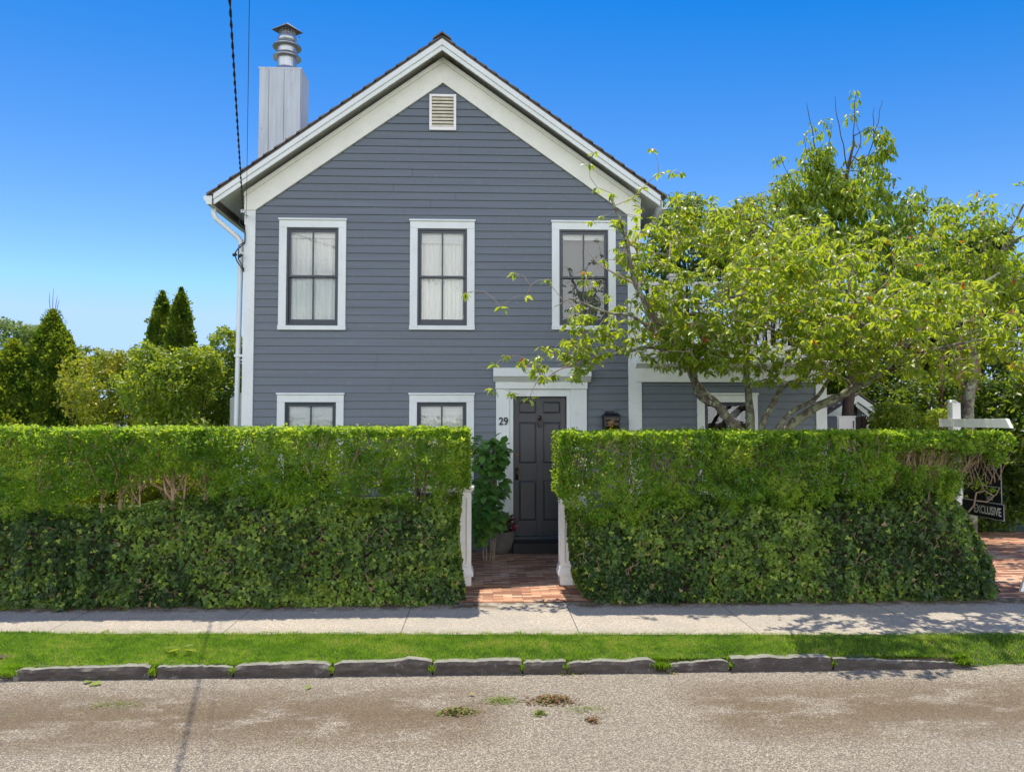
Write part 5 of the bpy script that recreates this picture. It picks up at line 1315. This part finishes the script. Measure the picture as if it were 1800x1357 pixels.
def tuft_leaves(name, ends, tree, T, per, L0, L1, tmpl, mat, parent, droop=.55, wf=1.0, spread=.09, tintf=None, up=.9):
    n = len(T); pos = []; d = []; nn = []; tint = []
    for k in range(per):
        az = rng.uniform(0, 2*np.pi, n); r = rng.uniform(0, spread, n)
        dirv = np.stack([np.cos(az), np.sin(az), -droop + .45*rng.normal(size=n)], 1)
        pos.append(T + np.stack([np.cos(az)*r*.6, np.sin(az)*r*.6, rng.uniform(-spread*.6, spread*.3, n)], 1)); d.append(dirv)
        nv = np.stack([np.cos(az)*.5, np.sin(az)*.5, np.full(n, up)], 1) + .35*rng.normal(size=(n, 3)); nn.append(nv)
        tint.append((tintf if tintf is not None else .5) + .45*(rng.random(n) - .5))
    pos = np.concatenate(pos); d = np.concatenate(d); nn = np.concatenate(nn); tint = np.concatenate(tint)
    keep = rng.random(len(pos)) > .12; pos, d, nn, tint = pos[keep], d[keep], nn[keep], tint[keep]
    tint = np.clip(tint, 0, .92); rare = rng.random(len(tint)); tint = np.where(rare < .010, .985, tint)
    s = rng.uniform(L0, L1, len(pos)); return leaf_mesh(name, tmpl, pos, d, nn, s, tint, mat, parent, width=s*wf)
def house_clear(T):      # branches stay out of the house
    x, y, z = T.T
    inside = (y > HY - .35) & (x < XR + .5) & (z < 8)
    wing = (y > HY - .2) & (x < WX + .2) & (z < 3.9)
    return ~(inside | wing)
def PP(u, v, Y): return tuple(P(u, v, Y))

# --- the spreading cherry behind the right hedge
ch = empty('cherry_tree', (3.65, 9.7, 0), 'wide spreading many stemmed cherry tree behind the right hedge, bright leaves', 'tree')
t = Tree(); Y = 9.7
base = Vector((PX(1352, Y, 900), Y, -.05)); bz_ = .55
c0 = (base.x, Y, bz_)
root = t.limb([tuple(base), c0], .13, .12, n=3); r_ = root[-1]
t.limb([c0, PP(1325, 800, 9.7), PP(1300, 758, 9.68), PP(1262, 714, 9.6), PP(1228, 680, 9.55), PP(1196, 618, 9.4), PP(1152, 572, 9.2), PP(1118, 500, 9.0), PP(1098, 420, 8.9), PP(1075, 350, 8.8)], .075, .014, r_)
sA = t.limb([PP(1262, 714, 9.6), PP(1232, 700, 9.5), PP(1222, 680, 9.4), PP(1215, 640, 9.2), PP(1180, 600, 9.0)], .045, .014, r_ + 20)
t.limb([c0, PP(1322, 800, 9.75), PP(1320, 750, 9.75), PP(1318, 700, 9.75), PP(1312, 640, 9.8), PP(1318, 560, 9.9), PP(1338, 480, 10.0), PP(1350, 400, 10.1)], .07, .014, r_)
t.limb([c0, PP(1342, 800, 9.6), PP(1341, 752, 9.55), PP(1362, 700, 9.5), PP(1382, 676, 9.45), PP(1412, 664, 9.4), PP(1432, 630, 9.3), PP(1440, 560, 9.2), PP(1420, 480, 9.0)], .05, .012, r_)
t.limb([c0, PP(1352, 810, 9.65), PP(1366, 756, 9.6), PP(1398, 722, 9.5), PP(1432, 700, 9.4), PP(1470, 650, 9.1), PP(1500, 590, 8.8), PP(1530, 520, 8.6)], .042, .012, r_)
t.limb([c0, PP(1360, 810, 9.7), PP(1385, 757, 9.65), PP(1432, 718, 9.55), PP(1492, 690, 9.45), PP(1545, 658, 9.3), PP(1590, 610, 9.2), PP(1640, 560, 9.1), PP(1690, 520, 9.1), PP(1760, 480, 9.2)], .075, .014, r_)
t.limb([PP(1545, 658, 9.3), PP(1600, 640, 9.0), PP(1660, 612, 8.7), PP(1730, 596, 8.5), PP(1810, 606, 8.3)], .03, .010, len(t.p)-28)
t.limb([PP(1196, 618, 9.4), PP(1140, 612, 9.0), PP(1080, 622, 8.7), PP(1010, 640, 8.5), PP(940, 672, 8.4)], .026, .006, 30)
t.limb([PP(1180, 600, 9.1), PP(1120, 560, 8.8), PP(1060, 548, 8.6), PP(1010, 528, 8.6), PP(975, 540, 8.5)], .022, .005, 33)
t.limb([PP(1118, 500, 9.0), PP(1060, 470, 8.8), PP(1030, 440, 8.8)], .012, .005, 36)
blobs = [PB(1330, 560, 215, 95, 9.3, 1.5, 9), PB(1290, 450, 150, 90, 9.5, 1.1, 4.5), PB(1560, 580, 200, 85, 9.0, 1.5, 7.5), PB(1500, 480, 170, 90, 9.4, 1.2, 4), PB(1160, 520, 95, 110, 9.1, .8, 2.6),
         PB(1120, 420, 70, 75, 9.0, .6, .75), PB(1030, 590, 95, 52, 8.7, .5, 1.15), PB(1050, 505, 62, 45, 8.8, .4, .45), PB(980, 640, 70, 36, 8.5, .35, .7), PB(1740, 610, 110, 75, 8.7, 1.0, 2.6), PB(1400, 560, 200, 70, 8.1, .8, 4.5), PB(1230, 390, 100, 50, 9.6, .6, 1.6), PB(1350, 420, 120, 60, 9.9, .8, 1.5), PB(1400, 470, 150, 60, 7.2, .45, 2.2), PB(1650, 540, 150, 60, 7.4, .5, 2), PB(1190, 590, 80, 45, 8.9, .5, 1), PB(1360, 615, 190, 42, 8.7, .8, 2.2), PB(1580, 640, 120, 36, 8.7, .7, 1), PB(1210, 628, 90, 34, 8.9, .4, 1.3), PB(1400, 655, 120, 26, 8.8, .5, .8)]
T = in_blobs(blobs, 4500)
T = thin(T, lambda q: house_clear(q) & (q[:, 2] > 2.15), 2.0, -.17)
hand = [(818, 515, 8.5), (880, 540, 8.5), (905, 480, 8.6), (960, 492, 8.6), (872, 640, 8.4), (868, 684, 8.3), (900, 690, 8.3), (930, 700, 8.35), (890, 625, 8.5), (925, 520, 8.5), (1045, 268, 8.7), (1035, 290, 8.7), (1050, 330, 8.8), (1075, 340, 8.8), (1145, 262, 8.8), (1158, 305, 8.8), (1180, 302, 8.8), (1195, 304, 8.8), (1130, 330, 8.9), (1110, 350, 8.9), (1060, 380, 8.8), (1040, 390, 8.8), (1125, 365, 8.9), (1085, 398, 8.8)]
T = np.concatenate([T, np.array([PP(*q) for q in hand])])
bare = in_blobs([PB(1200, 610, 110, 50, 9.0, .8, 3), PB(1400, 640, 160, 38, 9.0, 1.0, 3), PB(1600, 620, 150, 40, 8.8, 1.0, 3), PB(1010, 630, 80, 30, 8.6, .3, .8), PB(1350, 540, 250, 80, 8.6, .8, 3)], 620)
bare = bare[house_clear(bare) & (bare[:, 2] > 2.3)]
ends = t.grow(T, .10, .3); t.grow(bare, .09, .9); t.radii(.0030, 2.4)
t.mesh('trunk', M['cherry_bark'], ch, .013, 9); t.mesh('twigs', M['twig'], ch, 0, .013)
tuft_leaves('crown', ends, t, T, 9, .060, .106, T_LONG, M['cherry'], ch, droop=.55, wf=1.12, spread=.03, tintf=.52)
# bare gnarled twigs under the crown
# --- taller darker cherry behind it
ch2 = empty('tall_cherry_tree', (PX(1500, 12.3), 12.3, 0), 'taller darker cherry with drooping leaves and bare top shoots, behind the spreading one', 'tree')
t = Tree(); Y = 12.3
rt_ = t.limb([(PX(1490, Y), Y, -.05), (PX(1488, Y), Y, 1.6), PP(1500, 600, Y), PP(1495, 500, Y), PP(1480, 400, Y), PP(1490, 300, Y), PP(1500, 240, Y)], .11, .012)
t.limb([PP(1500, 600, Y), PP(1550, 500, Y), PP(1600, 420, Y), PP(1630, 350, Y)], .05, .01, rt_[12]); t.limb([PP(1500, 600, Y), PP(1440, 500, Y), PP(1390, 420, Y), PP(1370, 380, Y)], .05, .01, rt_[12])
shoots = [[(1440, 300), (1432, 250), (1421, 200), (1418, 182)], [(1490, 300), (1478, 240), (1470, 195), (1466, 170)], [(1500, 300), (1499, 240), (1503, 190), (1505, 160)], [(1530, 290), (1538, 240), (1545, 200), (1550, 178)], [(1500, 290), (1512, 250), (1505, 215)], [(1425, 300), (1418, 270), (1412, 240)], [(1535, 290), (1535, 215), (1537, 190)], [(1455, 300), (1458, 255), (1460, 225)]]
t.limb([PP(1450, 470, Y), PP(1425, 400, Y), PP(1398, 340, Y), PP(1375, 285, Y)], .014, .004, rt_[13]); t.limb([PP(1425, 400, Y), PP(1380, 370, Y), PP(1340, 350, Y)], .01, .004, len(t.p)-12)
blobs = [PB(1480, 335, 95, 70, Y, .7, 5), PB(1490, 420, 140, 80, Y, .9, 5), PB(1420, 470, 130, 90, Y, 1.0, 3.5), PB(1590, 400, 90, 75, Y, .8, 4), PB(1535, 265, 32, 48, Y, .3, 1), PB(1445, 280, 42, 40, Y, .3, .9), PB(1400, 350, 60, 50, Y, .5, 1), PB(1560, 520, 140, 80, Y, 1.0, 4), PB(1610, 340, 30, 26, Y, .3, .35), PB(1500, 262, 30, 25, Y, .3, .4)]
T = thin(in_blobs(blobs, 2000), None, 1.6, -.15, 4); T = T[T[:, 2] > 2.4]
hand = [(1504, 160), (1505, 175), (1490, 205), (1500, 200), (1445, 210), (1455, 215), (1430, 222), (1438, 235), (1450, 230), (1415, 240), (1525, 225), (1548, 225), (1540, 235), (1430, 255), (1500, 250), (1372, 275), (1362, 280), (1385, 300), (1378, 315), (1395, 325), (1368, 335), (1390, 345), (1340, 350), (1355, 360), (1370, 372), (1405, 350), (1400, 300)]
t.grow(T, .12, .3)
for s__ in shoots:
    q = np.array(PP(*s__[0], Y)); j = int(np.argmin(((np.array(t.p) - q)**2).sum(1))); t.limb([t.p[j]] + [PP(a, b, Y) for a, b in s__[1:]], .010, .003, j)
H_ = np.array([PP(a, b, Y + rng.uniform(-.1, .1)) for a, b in hand]); t.grow(H_, .12, .3); T = np.concatenate([T, H_]); ends = None; t.radii(.0028, 2.4); t.mesh('trunk', M['darkbark'], ch2, .013, 9); t.mesh('twigs', M['darkbark'], ch2, 0, .013)
tuft_leaves('crown', ends, t, T, 10, .085, .14, T_LONG, M['cherry_dark'], ch2, droop=1.1, wf=1.0, spread=.12, tintf=.68)
# --- cherry at the right edge with pale limbs
ch3 = empty('right_cherry_tree', (PX(1725, 10.9), 10.9, 0), 'cherry tree with pale crooked limbs at the right edge of the photo', 'tree')
t = Tree(); Y = 10.9
rt_ = t.limb([(PX(1700, Y), Y, -.05), (PX(1700, Y), Y, 1.5), PP(1712, 620, Y), PP(1728, 540, Y), PP(1735, 470, Y), PP(1730, 430, Y)], .10, .02)
t.limb([PP(1730, 520, Y), PP(1755, 460, Y), PP(1780, 400, Y - .1), PP(1810, 340, Y - .2)], .04, .01, rt_[19]); t.limb([PP(1728, 540, Y), PP(1770, 500, Y - .3), PP(1830, 470, Y - .5)], .03, .01, rt_[18])
t.limb([PP(1755, 460, Y), PP(1790, 420, Y - .3), PP(1850, 405, Y - .4)], .02, .008, len(t.p)-6)
blobs = [PB(1800, 470, 110, 100, Y - .3, .9, 4), PB(1680, 440, 80, 60, Y, .8, 2.4), PB(1820, 360, 70, 60, Y, .8, 2), PB(1700, 370, 50, 35, Y, .5, 1), PB(1720, 540, 110, 70, Y, .8, 3)]
T = thin(in_blobs(blobs, 620), None, 1.4, -.2, 8)
ends = t.grow(T, .12, .3); t.radii(.0026, 2.4); t.mesh('trunk', M['cherry_bark'], ch3, .013, 9); t.mesh('twigs', M['twig'], ch3, 0, .013)
tuft_leaves('crown', ends, t, T, 11, .07, .12, T_LONG, M['cherry'], ch3, droop=.6, wf=1.1, spread=.10, tintf=.45)

# --- general broadleaf tree / shrub built from leaf masses with an uneven outline
def leafy(name, label, cat, blobs, n, Ls, mat, trunk=None, barkmat='darkbark', group=None, tmpl=T_OVAL, thr=-.1, fr=1.3, tint0=.5, shell=.55, zmin=.02, seed=0, stemn=6, outw=.5, cl_tint=.5, wf=1.0):
    b0 = blobs[0][0]; zlow = 0
    e = empty(name, (b0[0], b0[1], 0), label, cat, group)
    ws = np.array([b[2] for b in blobs], float); ws /= ws.sum(); ps = []; ds = []
    for b, f in zip(blobs, ws):
        k = int(n*f); d = rand_dirs(k); rr_ = np.array(b[1]); q = 1 + .22*vnoise(d, 2.2, b0[0] + seed) + .10*vnoise(d, 6, seed)
        t_ = (shell + (1 - shell)*rng.random(k)**.6)*q; ps.append(np.array(b[0]) + d*rr_*t_[:, None]); ds.append(d)
    ps = np.concatenate(ps); ds = np.concatenate(ds); nz = vnoise(ps, fr, seed + 3.3); nz2 = vnoise(ps, fr*3.5, seed + 7); k = (nz + .45*nz2 > thr) & (ps[:, 2] > zmin)
    ps, ds, nz2, nz = ps[k], ds[k], nz2[k], nz[k]
    tint = np.clip(tint0 + cl_tint*nz2 + .35*(rng.random(len(ps)) - .5), 0, 1)
    foliage('crown', ps, ds, tmpl, Ls[0], Ls[1], M[mat], e, up=.5, outw=outw, rnd=.9, tint=tint, droop=.2, wfac=wf)
    m = MB(); rr = random.Random(seed + 1); 
    if trunk:
        for (x_, y_, r_, top) in trunk: MB().tube([(x_, y_, -.05), (x_ + rr.uniform(-.05, .05), y_, top*.4), (x_ + rr.uniform(-.1, .1), y_, top)], [r_, r_*.8, r_*.4], 10).build('trunk', M[barkmat], e, smooth=True)
    c0 = Vector((b0[0], b0[1], 0))
    for b in blobs:
        for i in range(stemn):
            tgt = Vector(b[0]) + Vector((rr.uniform(-.6, .6)*b[1][0], rr.uniform(-.6, .6)*b[1][1], rr.uniform(-.2, .75)*b[1][2])); s0 = Vector((b[0][0]*.6 + c0.x*.4 + rr.uniform(-.1, .1), c0.y, -.02 if not trunk else trunk[0][3]*.5))
            mid = s0.lerp(tgt, .5) + Vector((rr.uniform(-.1, .1), 0, rr.uniform(0, .15))); m.tube([s0, mid, tgt], [.022, .014, .006], 6)
    m.build('branches', M[barkmat], e, smooth=True); return e
# background trees right
leafy('evergreen_tree', 'dark dense tree just beyond the right eave of the house', 'tree', [PB(1215, 430, 75, 80, 15, 1.3, 3), PB(1185, 395, 30, 55, 15, .6, 1), PB(1215, 380, 18, 40, 15, .4, .5), PB(1290, 430, 60, 70, 15, 1.2, 2.2), PB(1240, 560, 140, 110, 15, 1.2, 3), PB(1165, 480, 34, 110, 14.5, .5, 2)], 24000, (.05, .09), 'darkleaf', [(PX(1230, 15), 15, .14, 3.5)], tmpl=T_OVAL, thr=-.22, seed=1, cl_tint=.5, tint0=.55, wf=1.3)
leafy('locust_tree', 'yellowish feathery tree in the gap between the eave and the tall cherry', 'tree', [PB(1340, 385, 90, 40, 14, .9, 2), PB(1390, 330, 38, 28, 14, .5, .5), PB(1345, 430, 120, 60, 14, 1.0, 3)], 15000, (.05, .09), 'yellowshrub', [(PX(1395, 14), 14, .12, 5.2)], tmpl=T_OVAL, thr=-.08, seed=2, tint0=.3, fr=2.0, wf=.8)
GB = 'dark trees screening the right side of the yard'
wood = [((1620, 560), (130, 110), 15.5, 'broad dark tree behind the pale limbs of the right cherry'), ((1760, 600), (120, 150), 14.2, 'shady tree filling the right edge above the sign post'), ((1690, 480), (75, 75), 15, 'dark tree top between the tall cherry and the right edge'), ((1500, 640), (150, 80), 16, 'dark tree low behind the spreading cherry and the wing deck')]
for i, ((u, v), (ru, rv), Yw, lab) in enumerate(wood):
    leafy('shade_tree', lab, 'tree', [PB(u, v, ru, rv, Yw, 1.3, 3), PB(u + ru*.4, v - rv*.6, ru*.5, rv*.5, Yw, .9, 1), PB(u - ru*.4, v + rv*.5, ru*.6, rv*.5, Yw, .9, 1.2)], 17000, (.07, .12), 'darkleaf', [(PX(u, Yw), Yw, .16, PZ(v, Yw))], group=GB, tmpl=T_OVAL6, thr=-.12, seed=10 + i, tint0=.5, wf=1.2)
leafy('tall_shrub', 'dark tall shrubbery behind the sign post along the driveway', 'shrub', [PB(1640, 760, 110, 110, 13.2, .8, 3), PB(1760, 780, 90, 130, 12.9, .8, 3), PB(1830, 760, 60, 150, 12.0, .8, 2), PB(1700, 880, 130, 60, 12.8, .7, 2.4), PB(1580, 840, 60, 70, 13.6, .6, 1.4), PB(1565, 700, 60, 60, 14.5, .6, 2)], 46000, (.05, .10), 'darkleaf', [(PX(1690, 13), 13, .10, 3.4), (PX(1722, 13.1), 13.1, .08, 3.4), (PX(1655, 13.1), 13.1, .07, 3.2)], 'redbark', tmpl=T_OVAL6, thr=-.20, seed=20, tint0=.42, shell=.35, wf=1.2)
leafy('garden_shrub', 'bright green shrub right of the shed, above the hedge', 'shrub', [PB(1570, 735, 38, 30, 12.0, .4, 2), PB(1610, 750, 50, 22, 11.8, .4, 1.6), PB(1655, 735, 22, 18, 12.2, .3, .5), PB(1590, 820, 80, 70, 11.9, .4, 3)], 9000, (.04, .075), 'shrub', None, tmpl=T_OVAL6, thr=-.25, seed=24, tint0=.55)
# low planting between the right hedge and the wing
leafy('foundation_shrub', 'green shrubs against the wing wall behind the right hedge', 'shrub', [PB(1180, 900, 70, 50, 10.4, .35, 1), PB(1450, 880, 70, 60, 10.5, .35, 1)], 2600, (.05, .08), 'shrub', None, tmpl=T_OVAL6, seed=26)

# left side: shrubs, conifers and far trees
leafy('yellow_green_shrub', 'yellow green feathery shrub right of the large conifer', 'shrub', [PB(175, 680, 62, 66, 13.0, .8, 3), PB(215, 650, 36, 34, 13.2, .6, 1.2), PB(200, 800, 70, 90, 12.6, .6, 2)], 21000, (.04, .075), 'yellowshrub', None, tmpl=T_OVAL, thr=-.34, seed=30, tint0=.45, wf=1.0)
leafy('glossy_shrub', 'tall glossy green shrub in the middle of the left yard', 'shrub', [PB(290, 680, 78, 64, 12.4, .8, 3), PB(262, 632, 30, 28, 12.4, .5, .8), PB(350, 640, 40, 34, 12.6, .5, 1), PB(310, 650, 30, 22, 12.3, .5, .6), PB(300, 800, 90, 90, 12.0, .6, 2.5)], 21000, (.045, .08), 'shrub', None, tmpl=T_OVAL6, thr=-.26, seed=31, tint0=.5)
leafy('round_shrub', 'tall rounded shrub against the left corner of the house', 'shrub', [PB(385, 680, 42, 68, 14.8, .9, 3), PB(400, 610, 28, 34, 15, .6, 1), PB(350, 655, 32, 38, 14.8, .6, 1), PB(380, 800, 60, 80, 14.5, .6, 1.6)], 20000, (.05, .085), 'shrub', None, tmpl=T_OVAL6, thr=-.26, seed=32, tint0=.42)
leafy('birch_tree', 'pale green loose tree at the left edge behind the conifer', 'tree', [PB(15, 610, 42, 50, 24, 1.2, 3), PB(50, 590, 26, 24, 24, .8, .8), PB(-10, 680, 60, 50, 24, 1, 1.5)], 9500, (.09, .15), 'paleleaf', [(PX(20, 24), 24, .14, 3.6)], thr=-.08, seed=33, fr=1.0)
leafy('far_tree', 'small bluish distant tree right of the large conifer', 'tree', [PB(152, 628, 24, 18, 40, 1.2, 3), PB(150, 670, 30, 30, 40, 1.2, 2)], 3600, (.16, .26), 'darkleaf', [(PX(152, 40), 40, .2, 4)], thr=-.1, seed=34, tint0=.6)
leafy('far_bush', 'tiny conical tree top above the yellow shrub', 'tree', [PB(236, 625, 8, 14, 30, .3, 1), PB(236, 660, 16, 30, 30, .5, 2)], 2200, (.09, .15), 'darkleaf', [(PX(236, 30), 30, .1, 3)], thr=-.2, seed=35, tint0=.7)
leafy('low_shrub', 'low leafy shrubs directly behind the left hedge', 'shrub', [PB(130, 850, 80, 60, 9.8, .35, 1.2), PB(300, 850, 70, 60, 10.2, .35, 1.2), PB(230, 850, 60, 60, 10.0, .3, 1)], 7500, (.04, .07), 'yellowshrub', None, tmpl=T_OVAL6, thr=-.3, seed=36, tint0=.4)
def conifer(label, u, v_top, v_base, half, Yc, n, lobes=(), group=None, seed=0, spikes=False, power=.8):
    base = P(u, v_base, Yc); x = base.x; ztop = PZ(v_top, Yc, u); r0 = half*Yc/F
    e = empty('conifer', (x, Yc, 0), label, 'conifer', group); ps = []; ds = []; sz_ = []
    for (lu, lv, lh, wgt) in [(u, v_top, half, 1.0)] + list(lobes):
        lx = PX(lu, Yc, v_base); lz = PZ(lv, Yc, lu); lr = lh*Yc/F; zb = PZ(v_base, Yc, u); k = int(n*wgt)
        z = lz*(1 - rng.random(k)**1.35*1.0); z = np.clip(z, .1, lz); t_ = (lz - z)/max(.1, lz - zb); rad = lr*np.minimum(np.maximum(t_, 0)**power, 1.08); a = rng.uniform(0, 2*np.pi, k)
        bump_ = 1 + .16*np.array([mnoise.noise(Vector((math.cos(q)*2.2, math.sin(q)*2.2 + seed, w_*2.6))) for q, w_ in zip(a, z)]) + .13*np.array([mnoise.noise(Vector((math.cos(q)*6, math.sin(q)*6 + seed, w_*7))) for q, w_ in zip(a, z)])
        rad = rad*bump_ - np.minimum(rng.exponential(.05, k), .3)*(rad > .1) + (rng.random(k) < .06)*rng.random(k)*.10; rad = np.maximum(rad, .01)
        sz_.append(np.clip(t_*2.6 + .30, .30, 1))
        ps.append(np.stack([lx + rad*np.cos(a), Yc + (0 if lu == u else -.3) + rad*np.sin(a), z], 1)); ds.append(np.stack([np.cos(a), np.sin(a), np.full(k, .9)], 1))
    ps = np.concatenate(ps); ds = np.concatenate(ds); k = len(ps); d = nrm(ds + .45*rng.normal(size=(k, 3))); nn = nrm(np.cross(d, rand_dirs(k)))
    tint = np.clip(.45 + .7*vnoise(ps, 3.2, seed) + .4*(rng.random(k) - .5), 0, 1); s = rng.uniform(.06, .12, k)*Yc/14*np.concatenate(sz_)
    leaf_mesh('crown', T_SPRAY, ps, d, nn, s, tint, M['conifer'], e)
    m = MB(); m.tube([(x, Yc, -.05), (x, Yc, ztop*.5), (x, Yc, ztop*.97)], [.12, .07, .01], 8)
    if spikes:
        for dx_, h_ in ((-.07, .32), (-.01, .40), (.05, .26), (.08, .18)): m.tube([(x + dx_*.4, Yc, ztop - .15), (x + dx_, Yc, ztop + h_*.5), (x + dx_*1.2 + .01, Yc, ztop + h_)], [.007, .005, .002], 4)
    m.build('trunk', M['darkbark'], e)
conifer('large dark conifer at the left with bare twigs at its tip', 88, 545, 742, 78, 14.0, 46000, lobes=[(38, 600, 66, .7), (112, 590, 46, .45)], seed=1, spikes=True, power=.92)
GA = 'twin narrow arborvitae beyond the shrubs'
conifer('left of the twin narrow arborvitae, slightly shorter', 283, 512, 650, 34, 18, 12000, group=GA, seed=5, power=1.0)
conifer('right of the twin narrow arborvitae, slightly taller', 316, 506, 650, 32, 17.6, 12000, group=GA, seed=8, power=1.0)
